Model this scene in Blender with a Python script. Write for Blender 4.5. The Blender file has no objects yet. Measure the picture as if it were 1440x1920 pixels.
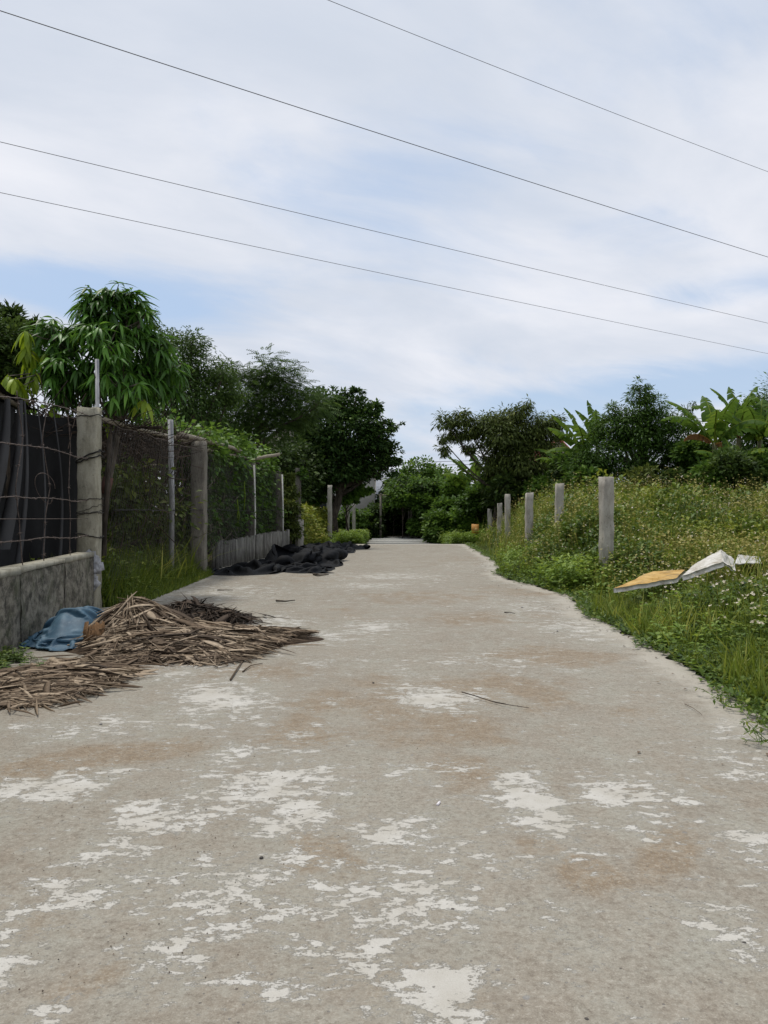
import bpy, math, random
import numpy as np
from mathutils import Vector, noise as mnoise
from math import radians as R, sin, cos, pi

random.seed(11)
RNG = np.random.default_rng(7)
SC = bpy.context.scene
COL = SC.collection
F = 1442.0            # focal length in photo pixels (1440 x 1920)
H = 1.0               # eye height


def W(px, py, D):
    """point seen at photo pixel (px, py) at distance D in front of the camera"""
    return np.array([(px - 720.0) / F * D, D, H + (960.0 - py) / F * D])


# ------------------------------------------------------------------ camera, sky, sun, exposure
cam = bpy.data.cameras.new('camera')
cam.sensor_fit = 'VERTICAL'
cam.sensor_height = 32.0
cam.lens = 32.0 * F / 1920.0
cam.clip_start = 0.05
cam.clip_end = 2000
cob = bpy.data.objects.new('camera', cam)
cob.location = (0, 0, H)
cob.rotation_euler = (R(90), 0, 0)
COL.objects.link(cob)
SC.camera = cob

SUN_EL, SUN_AZ = 67.0, -42.0       # azimuth measured from +Y (ahead) towards +X
SKY_S = 0.112
SUN_S = 2.5
world = bpy.data.worlds.new('World')
SC.world = world
world.use_nodes = True
nt = world.node_tree
nt.nodes.clear()
N = nt.nodes.new
L = nt.links.new
out = N('ShaderNodeOutputWorld')
bg = N('ShaderNodeBackground')
bg.inputs['Strength'].default_value = SKY_S
L(bg.outputs[0], out.inputs[0])
sky = N('ShaderNodeTexSky')
sky.sky_type = 'NISHITA'
sky.sun_disc = False
sky.sun_elevation = R(SUN_EL)
sky.sun_rotation = R(SUN_AZ)
sky.altitude = 0
sky.air_density = 1.0
sky.dust_density = 1.6
sky.ozone_density = 1.4
tc = N('ShaderNodeTexCoord')
sep = N('ShaderNodeSeparateXYZ')
L(tc.outputs['Generated'], sep.inputs[0])


def wmath(op, a, b=None, c=None):
    n = N('ShaderNodeMath')
    n.operation = op
    for i, v in enumerate((a, b, c)):
        if v is None:
            continue
        if isinstance(v, (int, float)):
            n.inputs[i].default_value = v
        else:
            L(v, n.inputs[i])
    return n.outputs[0]


zc = wmath('ADD', wmath('MAXIMUM', sep.outputs[2], 0.0), 0.22)
pu = wmath('DIVIDE', sep.outputs[0], zc)
pv = wmath('DIVIDE', sep.outputs[1], zc)
comb = N('ShaderNodeCombineXYZ')
# the cloud streaks run from near left to far right
ca, sa = cos(R(28)), sin(R(28))
L(wmath('ADD', wmath('MULTIPLY', pu, ca * 0.55), wmath('MULTIPLY', pv, sa * 0.55)), comb.inputs[0])
L(wmath('SUBTRACT', wmath('MULTIPLY', pv, ca), wmath('MULTIPLY', pu, sa)), comb.inputs[1])


def wnoise(scale, detail, rough, dist, off):
    mp = N('ShaderNodeMapping')
    mp.inputs['Location'].default_value = off
    L(comb.outputs[0], mp.inputs[0])
    n = N('ShaderNodeTexNoise')
    n.inputs['Scale'].default_value = scale
    n.inputs['Detail'].default_value = detail
    n.inputs['Roughness'].default_value = rough
    n.inputs['Distortion'].default_value = dist
    L(mp.outputs[0], n.inputs['Vector'])
    return n.outputs['Fac']


def wrange(v, a, b, c=0.0, d=1.0, smooth=True):
    n = N('ShaderNodeMapRange')
    n.interpolation_type = 'SMOOTHSTEP' if smooth else 'LINEAR'
    for i, q in zip((1, 2, 3, 4), (a, b, c, d)):
        n.inputs[i].default_value = q
    L(v, n.inputs[0])
    return n.outputs[0]


def wblob(px, py, sx, sy, amp):
    """soft opening in the cloud veil around the direction of a photo pixel"""
    w0 = W(px, py, 1.0) - np.array([0, 0, H])
    w0 = w0 / np.linalg.norm(w0)
    dx = wmath('MULTIPLY', wmath('SUBTRACT', sep.outputs[0], float(w0[0])), F / sx)
    dz = wmath('MULTIPLY', wmath('SUBTRACT', sep.outputs[2], float(w0[2])), F / sy)
    r = wmath('SQRT', wmath('ADD', wmath('MULTIPLY', dx, dx), wmath('MULTIPLY', dz, dz)))
    fr = wmath('MULTIPLY', wmath('GREATER_THAN', sep.outputs[1], 0.0), amp)
    return wmath('MULTIPLY', wrange(r, 0.0, 1.0, 1.0, 0.0), fr)


n1 = wnoise(1.15, 7, 0.52, 0.5, (3.1, 1.7, 0))
n2 = wnoise(3.6, 8, 0.6, 0.9, (7.3, 2.2, 0))
cov = wmath('ADD', wmath('MULTIPLY', n1, 0.85), wmath('MULTIPLY', n2, 0.34))
cov = wmath('ADD', cov, 0.06)
for b in ((230, 545, 430, 95, 0.36), (60, 540, 240, 70, 0.16), (1420, 700, 520, 80, 0.32), (1120, 760, 420, 60, 0.16), (1390, 545, 260, 50, 0.20),
          (820, 820, 360, 90, 0.07)):
    cov = wmath('SUBTRACT', cov, wblob(*b))
cover = wrange(cov, 0.38, 0.66, 0.12, 0.98)
shade = wrange(wnoise(1.9, 6, 0.55, 0.4, (11.0, 5.0, 0)), 0.3, 0.75, 0.0, 1.0)
cmix = N('ShaderNodeMix')
cmix.data_type = 'RGBA'
cmix.inputs['A'].default_value = (5.75, 6.25, 7.15, 1)
cmix.inputs['B'].default_value = (7.9, 8.0, 8.5, 1)
L(shade, cmix.inputs['Factor'])
# below the veil the sky stays a milky blue; the bare nishita blue is lifted by thin haze
veil = N('ShaderNodeMix')
veil.data_type = 'RGBA'
veil.inputs['Factor'].default_value = 0.62
veil.inputs['B'].default_value = (4.5, 6.0, 8.3, 1)
L(sky.outputs[0], veil.inputs['A'])
sm = N('ShaderNodeMix')
sm.data_type = 'RGBA'
L(cover, sm.inputs['Factor'])
L(veil.outputs['Result'], sm.inputs['A'])
L(cmix.outputs['Result'], sm.inputs['B'])
L(sm.outputs['Result'], bg.inputs['Color'])

sun = bpy.data.lights.new('sun', 'SUN')
sun.energy = SUN_S
sun.angle = R(9)
sun.color = (1.0, 0.95, 0.87)
sob = bpy.data.objects.new('sun', sun)
sd = Vector((sin(R(SUN_AZ)) * cos(R(SUN_EL)), cos(R(SUN_AZ)) * cos(R(SUN_EL)), sin(R(SUN_EL))))
sob.rotation_euler = sd.to_track_quat('Z', 'Y').to_euler()
sob.location = (-10, 10, 30)
COL.objects.link(sob)

SC.view_settings.view_transform = 'Standard'
SC.view_settings.look = 'None'
SC.view_settings.exposure = 0.0
SC.view_settings.gamma = 1.0
SC.render.engine = 'CYCLES'
SC.cycles.use_denoising = True
SC.cycles.max_bounces = 8
SC.cycles.transparent_max_bounces = 8


# ------------------------------------------------------------------ materials
class Mat:
    def __init__(s, name, rough=0.8, spec=0.3):
        s.m = bpy.data.materials.new(name)
        s.m.use_nodes = True
        s.t = s.m.node_tree
        s.p = s.t.nodes['Principled BSDF']
        s.o = s.t.nodes['Material Output']
        s.p.inputs['Roughness'].default_value = rough
        s.p.inputs['Specular IOR Level'].default_value = spec
        s._tc = None

    def n(s, typ, **kw):
        x = s.t.nodes.new(typ)
        for k, v in kw.items():
            setattr(x, k, v)
        return x

    def l(s, a, b):
        s.t.links.new(a, b)

    def coord(s, kind='Object'):
        if s._tc is None:
            s._tc = s.n('ShaderNodeTexCoord')
        return s._tc.outputs[kind]

    def pos(s):
        return s.n('ShaderNodeNewGeometry').outputs['Position']

    def noise(s, scale, detail=5, rough=0.55, stretch=(1, 1, 1), off=(0, 0, 0), world=False, dist=0.0):
        mp = s.n('ShaderNodeMapping')
        mp.inputs['Scale'].default_value = stretch
        mp.inputs['Location'].default_value = off
        s.l(s.pos() if world else s.coord(), mp.inputs[0])
        x = s.n('ShaderNodeTexNoise')
        x.inputs['Scale'].default_value = scale
        x.inputs['Detail'].default_value = detail
        x.inputs['Roughness'].default_value = rough
        x.inputs['Distortion'].default_value = dist
        s.l(mp.outputs[0], x.inputs['Vector'])
        return x.outputs['Fac']

    def voro(s, scale, stretch=(1, 1, 1), world=True, out='Distance', feature='F1'):
        mp = s.n('ShaderNodeMapping')
        mp.inputs['Scale'].default_value = stretch
        s.l(s.pos() if world else s.coord(), mp.inputs[0])
        x = s.n('ShaderNodeTexVoronoi')
        x.feature = feature
        x.inputs['Scale'].default_value = scale
        s.l(mp.outputs[0], x.inputs['Vector'])
        return x.outputs[out]

    def rng(s, v, a, b, c=0.0, d=1.0, smooth=False):
        x = s.n('ShaderNodeMapRange')
        if smooth:
            x.interpolation_type = 'SMOOTHSTEP'
        for i, q in zip((1, 2, 3, 4), (a, b, c, d)):
            x.inputs[i].default_value = q
        s.l(v, x.inputs[0])
        return x.outputs[0]

    def ma(s, op, a, b=None):
        x = s.n('ShaderNodeMath', operation=op)
        for i, v in enumerate((a, b)):
            if v is None:
                continue
            if isinstance(v, (int, float)):
                x.inputs[i].default_value = v
            else:
                s.l(v, x.inputs[i])
        return x.outputs[0]

    def mix(s, f, a, b):
        x = s.n('ShaderNodeMix', data_type='RGBA')
        for k, v in (('Factor', f), ('A', a), ('B', b)):
            i = x.inputs[k]
            if isinstance(v, (int, float)):
                i.default_value = v
            elif isinstance(v, tuple):
                i.default_value = v + (1,) if len(v) == 3 else v
            else:
                s.l(v, i)
        return x.outputs['Result']

    def ramp(s, f, stops):
        x = s.n('ShaderNodeValToRGB')
        e = x.color_ramp.elements
        while len(e) < len(stops):
            e.new(0.5)
        for i, (p, c) in enumerate(stops):
            e[i].position = p
            e[i].color = tuple(c) + (1,)
        s.l(f, x.inputs[0])
        return x.outputs[0]

    def attr(s, name):
        return s.n('ShaderNodeAttribute', attribute_name=name).outputs['Fac']

    def color(s, c):
        if isinstance(c, tuple):
            s.p.inputs['Base Color'].default_value = c + (1,)
        else:
            s.l(c, s.p.inputs['Base Color'])
        s._c = c
        return s

    def bump(s, h, strength=0.3, dist=0.01):
        b = s.n('ShaderNodeBump')
        b.inputs['Strength'].default_value = strength
        b.inputs['Distance'].default_value = dist
        s.l(h, b.inputs['Height'])
        s.l(b.outputs[0], s.p.inputs['Normal'])
        return s


LEAF_GAIN = dict(seed_heads=1.0, white_petals=1.0, leaf_young=1.0, leaf_dry=1.0, weed_lime=1.25, grass_blade=1.35, weed_leaf=1.3, leaf_banana=1.45, leaf_mango=2.1, leaf_fine=1.6, leaf_dark=1.6, leaf_mid=1.5, leaf_olive=1.4, leaf_deep=1.45)


def leaf_mat(name, dark, mid, light, rough=0.5, trans=0.3, spec=0.35):
    g_ = LEAF_GAIN.get(name, 1.45)
    dark, mid, light = [(c[0] * g_ * 1.12, c[1] * g_, c[2] * g_ * 0.9) for c in (dark, mid, light)]
    m = Mat(name, rough, spec)
    t = m.attr('tint')
    oi = m.n('ShaderNodeObjectInfo').outputs['Random']
    t2 = m.ma('ADD', t, m.ma('MULTIPLY', m.ma('SUBTRACT', oi, 0.5), 0.25))
    c = m.ramp(t2, [(0.05, dark), (0.55, mid), (1.0, light)])
    m.color(c)
    tr = m.n('ShaderNodeBsdfTranslucent')
    hs = m.n('ShaderNodeHueSaturation')
    hs.inputs['Hue'].default_value = 0.485
    hs.inputs['Value'].default_value = 1.25
    m.l(c, hs.inputs['Color'])
    m.l(hs.outputs[0], tr.inputs[0])
    mx = m.n('ShaderNodeMixShader')
    mx.inputs[0].default_value = trans
    m.l(m.p.outputs[0], mx.inputs[1])
    m.l(tr.outputs[0], mx.inputs[2])
    m.l(mx.outputs[0], m.o.inputs[0])
    return m.m


def tint_mat(name, a, b, c, rough=0.8, spec=0.2):
    m = Mat(name, rough, spec)
    t = m.attr('tint')
    oi = m.n('ShaderNodeObjectInfo').outputs['Random']
    t2 = m.ma('ADD', t, m.ma('MULTIPLY', m.ma('SUBTRACT', oi, 0.5), 0.6))
    col = m.ramp(t2, [(0.0, a), (0.5, b), (1.0, c)])
    gr = m.noise(30, 4, 0.6, (1, 1, 1), world=True)
    m.color(m.mix(m.rng(gr, 0.35, 0.65, 0, 0.35), col, (a[0] * 0.7, a[1] * 0.7, a[2] * 0.7)))
    return m.m


def plain(name, a, b, scale=6, rough=0.8, spec=0.25, stretch=(1, 1, 1), bump=0.3, bscale=None, bdist=0.01):
    m = Mat(name, rough, spec)
    f = m.noise(scale, 6, 0.6, stretch)
    m.color(m.mix(m.rng(f, 0.32, 0.68, smooth=True), a, b))
    if bump:
        m.bump(m.noise(bscale or scale * 4, 6, 0.65, stretch), bump, bdist)
    return m.m


def concrete_mat(name, base, pale, dirt, stain=0.6, vert=True, moss=0.0, grime=0.0):
    m = Mat(name, 0.9, 0.2)
    c = m.mix(m.rng(m.noise(9, 7, 0.65, (1, 1, 0.35 if vert else 1.3), world=True), 0.36, 0.62, smooth=True), base, pale)
    c = m.mix(m.rng(m.noise(160, 3, 0.6, world=True), 0.45, 0.75, 0, 0.35), c, dirt)
    st = m.noise(7, 6, 0.7, (1, 1, 0.22) if vert else (1, 1, 1), (3, 1, 2), world=True, dist=0.4)
    c = m.mix(m.rng(st, 0.5, 0.68, 0, stain, smooth=True), c, dirt)
    bl = m.noise(24 if vert else 13, 8, 0.78, (1, 1, 0.6 if vert else 1.2), (9, 4, 2), world=True)
    c = m.mix(m.rng(bl, 0.56 - grime, 0.68 - grime, 0, 0.65 + grime), c, (0.035, 0.035, 0.03))
    if moss:
        c = m.mix(m.rng(m.noise(5, 6, 0.7, (1, 1, 1), (1, 7, 3), world=True), 0.5, 0.66, 0, moss), c, (0.06, 0.075, 0.03))
    m.color(c)
    m.bump(m.ma('ADD', m.noise(60, 6, 0.7, world=True), m.ma('MULTIPLY', m.noise(8, 4, world=True), 1.5)), 0.55, 0.012)
    return m.m


M = {}
M['leaf_mango'] = leaf_mat('leaf_mango', (0.015, 0.042, 0.008), (0.042, 0.115, 0.016), (0.10, 0.22, 0.03), 0.45, 0.35, 0.35)
M['leaf_young'] = leaf_mat('leaf_young', (0.09, 0.16, 0.012), (0.19, 0.32, 0.02), (0.30, 0.44, 0.04), 0.45, 0.4)
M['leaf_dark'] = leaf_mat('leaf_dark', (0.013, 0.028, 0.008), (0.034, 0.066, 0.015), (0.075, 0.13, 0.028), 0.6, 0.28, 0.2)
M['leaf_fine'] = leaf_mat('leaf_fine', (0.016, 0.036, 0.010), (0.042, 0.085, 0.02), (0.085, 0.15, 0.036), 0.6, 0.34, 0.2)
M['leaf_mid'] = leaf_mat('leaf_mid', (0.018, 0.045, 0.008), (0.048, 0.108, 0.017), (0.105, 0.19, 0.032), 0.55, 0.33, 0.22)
M['leaf_olive'] = leaf_mat('leaf_olive', (0.024, 0.040, 0.010), (0.056, 0.088, 0.019), (0.125, 0.165, 0.038), 0.6, 0.32, 0.2)
M['leaf_deep'] = leaf_mat('leaf_deep', (0.010, 0.027, 0.008), (0.030, 0.070, 0.016), (0.085, 0.150, 0.034), 0.6, 0.3, 0.2)
M['leaf_vine'] = leaf_mat('leaf_vine', (0.022, 0.055, 0.010), (0.065, 0.145, 0.022), (0.14, 0.25, 0.04), 0.5, 0.35)
M['leaf_banana'] = leaf_mat('leaf_banana', (0.02, 0.055, 0.010), (0.055, 0.115, 0.016), (0.16, 0.23, 0.035), 0.6, 0.42, 0.15)
M['leaf_dry'] = leaf_mat('leaf_dry', (0.10, 0.045, 0.018), (0.22, 0.115, 0.04), (0.42, 0.26, 0.06), 0.7, 0.2)
M['grass'] = leaf_mat('grass_blade', (0.035, 0.065, 0.010), (0.105, 0.165, 0.020), (0.30, 0.32, 0.08), 0.55, 0.35)
M['weed'] = leaf_mat('weed_leaf', (0.02, 0.05, 0.009), (0.068, 0.128, 0.018), (0.18, 0.23, 0.035), 0.55, 0.3)
M['weed_lime'] = leaf_mat('weed_lime', (0.05, 0.10, 0.014), (0.10, 0.185, 0.025), (0.19, 0.29, 0.045), 0.55, 0.35)
M['seed'] = leaf_mat('seed_heads', (0.12, 0.12, 0.03), (0.29, 0.30, 0.085), (0.56, 0.56, 0.28), 0.8, 0.3, 0.1)
M['flower'] = leaf_mat('white_petals', (0.55, 0.55, 0.42), (0.68, 0.68, 0.60), (0.80, 0.80, 0.75), 0.7, 0.3, 0.2)
M['dry_vine'] = tint_mat('dry_vine', (0.025, 0.017, 0.012), (0.065, 0.045, 0.032), (0.14, 0.105, 0.08))
M['straw'] = tint_mat('straw', (0.04, 0.027, 0.018), (0.165, 0.118, 0.078), (0.44, 0.35, 0.25))
M['straw_dark'] = tint_mat('straw_dark', (0.022, 0.016, 0.011), (0.060, 0.042, 0.030), (0.15, 0.108, 0.075))
M['litter'] = plain('litter', (0.03, 0.021, 0.015), (0.085, 0.06, 0.04), 25, 0.95, 0.1, bump=0.8)
M['bark'] = plain('bark', (0.035, 0.028, 0.022), (0.11, 0.09, 0.07), 14, 0.9, 0.2, (1, 1, 0.25), 0.7)
M['bark_grey'] = plain('bark_grey', (0.07, 0.058, 0.045), (0.17, 0.145, 0.115), 12, 0.9, 0.2, (1, 1, 0.3), 0.6)
M['paint_red'] = plain('limewash_red', (0.16, 0.075, 0.06), (0.10, 0.06, 0.045), 10, 0.85)
M['stalk'] = plain('banana_stalk', (0.05, 0.07, 0.02), (0.13, 0.11, 0.05), 8, 0.6, 0.3, (1, 1, 0.2))
M['bamboo'] = plain('bamboo_pole', (0.20, 0.17, 0.125), (0.33, 0.29, 0.22), 10, 0.6, 0.3, (1, 1, 1))
M['cpost'] = concrete_mat('post_concrete', (0.27, 0.25, 0.185), (0.41, 0.385, 0.30), (0.12, 0.11, 0.08), 0.55)
M['cpost_mid'] = concrete_mat('post_concrete_mid', (0.15, 0.135, 0.11), (0.25, 0.23, 0.19), (0.07, 0.06, 0.05), 0.6)
M['cpost_grey'] = concrete_mat('post_concrete_grey', (0.33, 0.305, 0.26), (0.45, 0.425, 0.37), (0.17, 0.16, 0.14), 0.3)
M['cpost_dark'] = concrete_mat('post_concrete_dark', (0.10, 0.09, 0.075), (0.19, 0.175, 0.145), (0.05, 0.045, 0.035), 0.6, moss=0.5)
M['wallc'] = concrete_mat('wall_concrete', (0.12, 0.108, 0.085), (0.27, 0.25, 0.20), (0.04, 0.037, 0.03), 0.9, vert=False, moss=0.45, grime=0.07)
M['coping'] = concrete_mat('coping_concrete', (0.32, 0.30, 0.235), (0.44, 0.42, 0.34), (0.15, 0.14, 0.10), 0.4)
M['wallslat'] = concrete_mat('slat_concrete', (0.11, 0.105, 0.092), (0.235, 0.225, 0.20), (0.05, 0.045, 0.04), 0.7, moss=0.3)
M['mortar'] = concrete_mat('mortar_splash', (0.36, 0.365, 0.38), (0.50, 0.50, 0.51), (0.20, 0.20, 0.20), 0.3)
M['rust'] = plain('rusty_wire', (0.06, 0.045, 0.038), (0.15, 0.115, 0.095), 40, 0.75, 0.4, bump=0)
M['galv'] = plain('galvanised_wire', (0.05, 0.046, 0.042), (0.12, 0.112, 0.105), 30, 0.6, 0.4, bump=0)
M['pipe'] = plain('steel_pipe', (0.22, 0.22, 0.23), (0.38, 0.38, 0.38), 14, 0.5, 0.5, (1, 1, 0.3), 0.15)
M['whitepipe'] = plain('white_pipe', (0.45, 0.44, 0.40), (0.62, 0.61, 0.57), 14, 0.6, 0.4, (1, 1, 0.3), 0.1)
M['cable'] = plain('cable_sheath', (0.10, 0.105, 0.12), (0.15, 0.155, 0.17), 3, 0.6, 0.3, bump=0)
M['tar'] = plain('black_binding', (0.012, 0.011, 0.010), (0.03, 0.027, 0.024), 20, 0.7, 0.3)
M['orange'] = plain('orange_plastic', (0.48, 0.22, 0.045), (0.58, 0.30, 0.08), 10, 0.5, 0.4, bump=0.1)
M['butt'] = plain('white_plastic', (0.78, 0.74, 0.74), (0.70, 0.64, 0.66), 60, 0.4, 0.4, bump=0)
M['stone'] = plain('stone_chip', (0.20, 0.19, 0.175), (0.34, 0.32, 0.30), 40, 0.85)
M['stone_dark'] = plain('stone_dark', (0.06, 0.055, 0.05), (0.14, 0.125, 0.11), 40, 0.85)
M['foam_y'] = plain('yellow_foam', (0.36, 0.21, 0.055), (0.56, 0.38, 0.15), 7, 0.9, 0.15, bump=0.4)
M['foam_w'] = plain('white_foam', (0.44, 0.42, 0.36), (0.62, 0.60, 0.56), 9, 0.85, 0.2, bump=0.3)
for k_ in ('foam_w', 'foam_y'):
    nt_m = M[k_].node_tree
    pb_ = nt_m.nodes['Principled BSDF']
    src_ = pb_.inputs['Base Color'].links[0].from_socket
    nz_ = nt_m.nodes.new('ShaderNodeTexNoise')
    nz_.inputs['Scale'].default_value = 5.5
    nz_.inputs['Detail'].default_value = 9
    nz_.inputs['Roughness'].default_value = 0.75
    ge_ = nt_m.nodes.new('ShaderNodeNewGeometry')
    nt_m.links.new(ge_.outputs['Position'], nz_.inputs['Vector'])
    mr_ = nt_m.nodes.new('ShaderNodeMapRange')
    mr_.inputs[1].default_value, mr_.inputs[2].default_value, mr_.inputs[4].default_value = 0.50, 0.66, 0.75
    nt_m.links.new(nz_.outputs['Fac'], mr_.inputs[0])
    mx_ = nt_m.nodes.new('ShaderNodeMix')
    mx_.data_type = 'RGBA'
    mx_.inputs['B'].default_value = (0.20, 0.155, 0.095, 1)
    nt_m.links.new(mr_.outputs[0], mx_.inputs['Factor'])
    nt_m.links.new(src_, mx_.inputs['A'])
    nt_m.links.new(mx_.outputs['Result'], pb_.inputs['Base Color'])
M['sack'] = plain('white_plastic_sack', (0.42, 0.41, 0.37), (0.62, 0.61, 0.58), 5, 0.45, 0.4, bump=0.5, bscale=18, bdist=0.02)
M['house_w'] = plain('pale_wall', (0.50, 0.56, 0.66), (0.60, 0.66, 0.75), 2, 0.8)
M['house_c'] = plain('cream_wall', (0.42, 0.40, 0.36), (0.50, 0.48, 0.44), 2, 0.8)
M['glass'] = plain('dark_glass', (0.02, 0.025, 0.03), (0.04, 0.045, 0.05), 2, 0.15, 0.6, bump=0)
M['brickrot'] = plain('brown_husk', (0.10, 0.058, 0.03), (0.21, 0.125, 0.065), 18, 0.9, 0.1, (1, 1, 0.15), 0.8)


def corrugated(name, a, b, scale=18, axis='X'):
    m = Mat(name, 0.6, 0.35)
    m.color(m.mix(m.rng(m.noise(2.5, 6, 0.6), 0.35, 0.65), a, b))
    w = m.n('ShaderNodeTexWave', bands_direction=axis)
    w.inputs['Scale'].default_value = scale
    m.l(m.coord(), w.inputs['Vector'])
    m.bump(w.outputs['Fac'], 0.8, 0.03)
    return m.m


M['roof_grey'] = corrugated('roof_grey', (0.20, 0.215, 0.25), (0.27, 0.285, 0.32), 3)
M['roof_dark'] = corrugated('roof_dark', (0.022, 0.022, 0.024), (0.04, 0.04, 0.042), 3)
M['roof_red'] = corrugated('roof_red', (0.42, 0.10, 0.08), (0.52, 0.15, 0.12), 3)


def net_mat(name, a, b, alpha):
    """woven shade cloth: dark threads with tiny holes"""
    m = Mat(name, 0.75, 0.25)
    m.color(m.mix(m.rng(m.noise(3, 6, 0.6, (1, 1, 0.3), world=True), 0.35, 0.65), a, b))
    w = m.noise(700, 1, 0.5, (1, 1, 0.6), world=True)
    m.bump(m.ma('ADD', m.noise(60, 3, world=True), w), 0.25, 0.004)
    if alpha < 1:
        m.p.inputs['Alpha'].default_value = alpha
    return m.m


M['net'] = net_mat('black_shade_net', (0.009, 0.009, 0.009), (0.022, 0.022, 0.023), 1)
M['net_grey'] = net_mat('grey_shade_net', (0.035, 0.035, 0.036), (0.08, 0.08, 0.082), 1)
M['cloth_black'] = net_mat('black_cloth', (0.005, 0.0053, 0.0062), (0.011, 0.012, 0.014), 1)
M['cloth_black'].node_tree.nodes['Principled BSDF'].inputs['Specular IOR Level'].default_value = 0.12


def tarp():
    m = Mat('blue_tarp', 0.6, 0.35)
    f = m.noise(7, 7, 0.65)
    c = m.mix(m.rng(f, 0.35, 0.65), (0.03, 0.075, 0.12), (0.07, 0.145, 0.205))
    c = m.mix(m.rng(m.noise(22, 6, 0.7, off=(4, 4, 1)), 0.56, 0.74, 0, 0.5), c, (0.20, 0.26, 0.30))
    m.color(c)
    m.bump(m.noise(120, 3, 0.6), 0.25, 0.004)
    return m.m


M['tarp'] = tarp()


def slab_mat():
    m = Mat('old_concrete', 0.93, 0.16)
    P = dict(world=True)
    big = m.noise(0.9, 6, 0.6, (1, 0.7, 1), **P)
    grey = m.mix(m.rng(m.noise(2.3, 7, 0.65, (1, 0.8, 1), (5, 2, 0), **P), 0.38, 0.62, smooth=True), (0.277, 0.253, 0.208), (0.312, 0.300, 0.250))
    warm = m.mix(m.rng(big, 0.35, 0.65, smooth=True), (0.258, 0.222, 0.174), (0.306, 0.275, 0.224))
    c = m.mix(m.rng(m.noise(5.0, 8, 0.7, (1, 0.6, 1), (1, 8, 0), **P), 0.40, 0.60), grey, warm)
    # dry silt stains
    br = m.ma('ADD', m.attr('silt'), m.rng(m.noise(3.2, 8, 0.68, (1, 0.7, 1), (8, 3, 0), **P), 0.3, 0.7, -0.34, 0.34))
    brf = m.rng(br, 0.27, 0.64, 0, 0.92, smooth=True)
    c = m.mix(brf, c, m.mix(m.rng(m.noise(14, 6, 0.7, **P), 0.4, 0.6), (0.222, 0.165, 0.105), (0.270, 0.210, 0.144)))
    # fine sand grain and aggregate
    g1 = m.noise(260, 2, 0.7, **P)
    c = m.mix(m.rng(g1, 0.40, 0.62, 0.0, 0.55), c, m.mix(0.5, c, (0.12, 0.10, 0.08)))
    g2 = m.noise(120, 3, 0.75, (1, 1, 1), (3, 3, 3), **P)
    c = m.mix(m.rng(g2, 0.54, 0.70, 0.0, 0.55), c, (0.47, 0.44, 0.38))
    g3 = m.noise(55, 5, 0.85, (1, 1, 1), (6, 1, 3), **P)
    c = m.mix(m.rng(g3, 0.50, 0.64, 0.0, 0.72), c, (0.15, 0.125, 0.098))
    c = m.mix(m.rng(g3, 0.34, 0.46, 0.50, 0.0), c, (0.40, 0.375, 0.32))
    g4 = m.noise(16, 6, 0.78, (1, 1, 1), (2, 5, 3), **P)
    c = m.mix(m.rng(g4, 0.50, 0.64, 0.0, 0.35), c, (0.20, 0.172, 0.135))
    c = m.mix(m.rng(g4, 0.36, 0.46, 0.30, 0.0), c, (0.36, 0.35, 0.30))
    v = m.voro(46)
    vr = m.voro(46, out='Color')
    sp = m.n('ShaderNodeSeparateColor')
    m.l(vr, sp.inputs[0])
    speck = m.ma('MULTIPLY', m.rng(v, 0.10, 0.16, 1, 0), m.rng(sp.outputs[0], 0.70, 0.72))
    c = m.mix(m.ma('MULTIPLY', speck, 0.75), c, m.mix(sp.outputs[1], (0.06, 0.05, 0.045), (0.22, 0.21, 0.20)))
    v2 = m.voro(17)
    vr2 = m.voro(17, out='Color')
    sp2 = m.n('ShaderNodeSeparateColor')
    m.l(vr2, sp2.inputs[0])
    speck2 = m.ma('MULTIPLY', m.rng(m.ma('ADD', v2, m.rng(m.noise(60, 3, **P), 0.3, 0.7, -0.07, 0.07)), 0.10, 0.14, 1, 0), m.rng(sp2.outputs[0], 0.85, 0.87))
    c = m.mix(m.ma('MULTIPLY', speck2, 0.6), c, m.mix(sp2.outputs[1], (0.10, 0.09, 0.08), (0.24, 0.25, 0.26)))
    # white laitance that flakes off in ragged patches
    warp = m.noise(2.0, 3, 0.5, (1, 1, 1), (2, 9, 0), **P)
    fl = m.noise(7.5, 10, 0.74, (0.75, 1.15, 1), (4, 1, 0), dist=0.35, **P)
    fl2 = m.noise(26, 9, 0.80, (0.7, 1.15, 1), (7, 7, 0), **P)
    cover = m.ma('ADD', m.ma('ADD', m.rng(fl, 0.25, 0.75, -0.66, 0.66), m.rng(fl2, 0.25, 0.75, -0.66, 0.66)), m.attr('flake'))
    cover = m.ma('ADD', cover, m.rng(warp, 0.3, 0.7, -0.10, 0.10))
    wf = m.rng(cover, 0.385, 0.455)
    soft = m.rng(cover, 0.0, 0.42, 0, 0.42)
    c = m.mix(soft, c, (0.365, 0.350, 0.300))
    wh = m.mix(m.rng(m.noise(6, 5, 0.6, **P), 0.35, 0.65), (0.435, 0.412, 0.360), (0.545, 0.530, 0.490))
    wh = m.mix(m.rng(g1, 0.40, 0.65, 0, 0.22), wh, (0.32, 0.29, 0.25))
    c = m.mix(m.ma('MULTIPLY', wf, 0.93), c, wh)
    # fresher pale dusty edge strip
    ed = m.rng(m.ma('ADD', m.attr('edge'), m.rng(m.noise(9, 6, 0.7, **P), 0.3, 0.7, -0.3, 0.3)), 0.35, 0.8, 0, 0.6)
    c = m.mix(ed, c, (0.45, 0.42, 0.36))
    m.color(c)
    h = m.ma('ADD', m.ma('MULTIPLY', g1, 0.30), m.ma('MULTIPLY', g2, 0.5))
    h = m.ma('ADD', h, m.ma('MULTIPLY', wf, 0.55))
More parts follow.
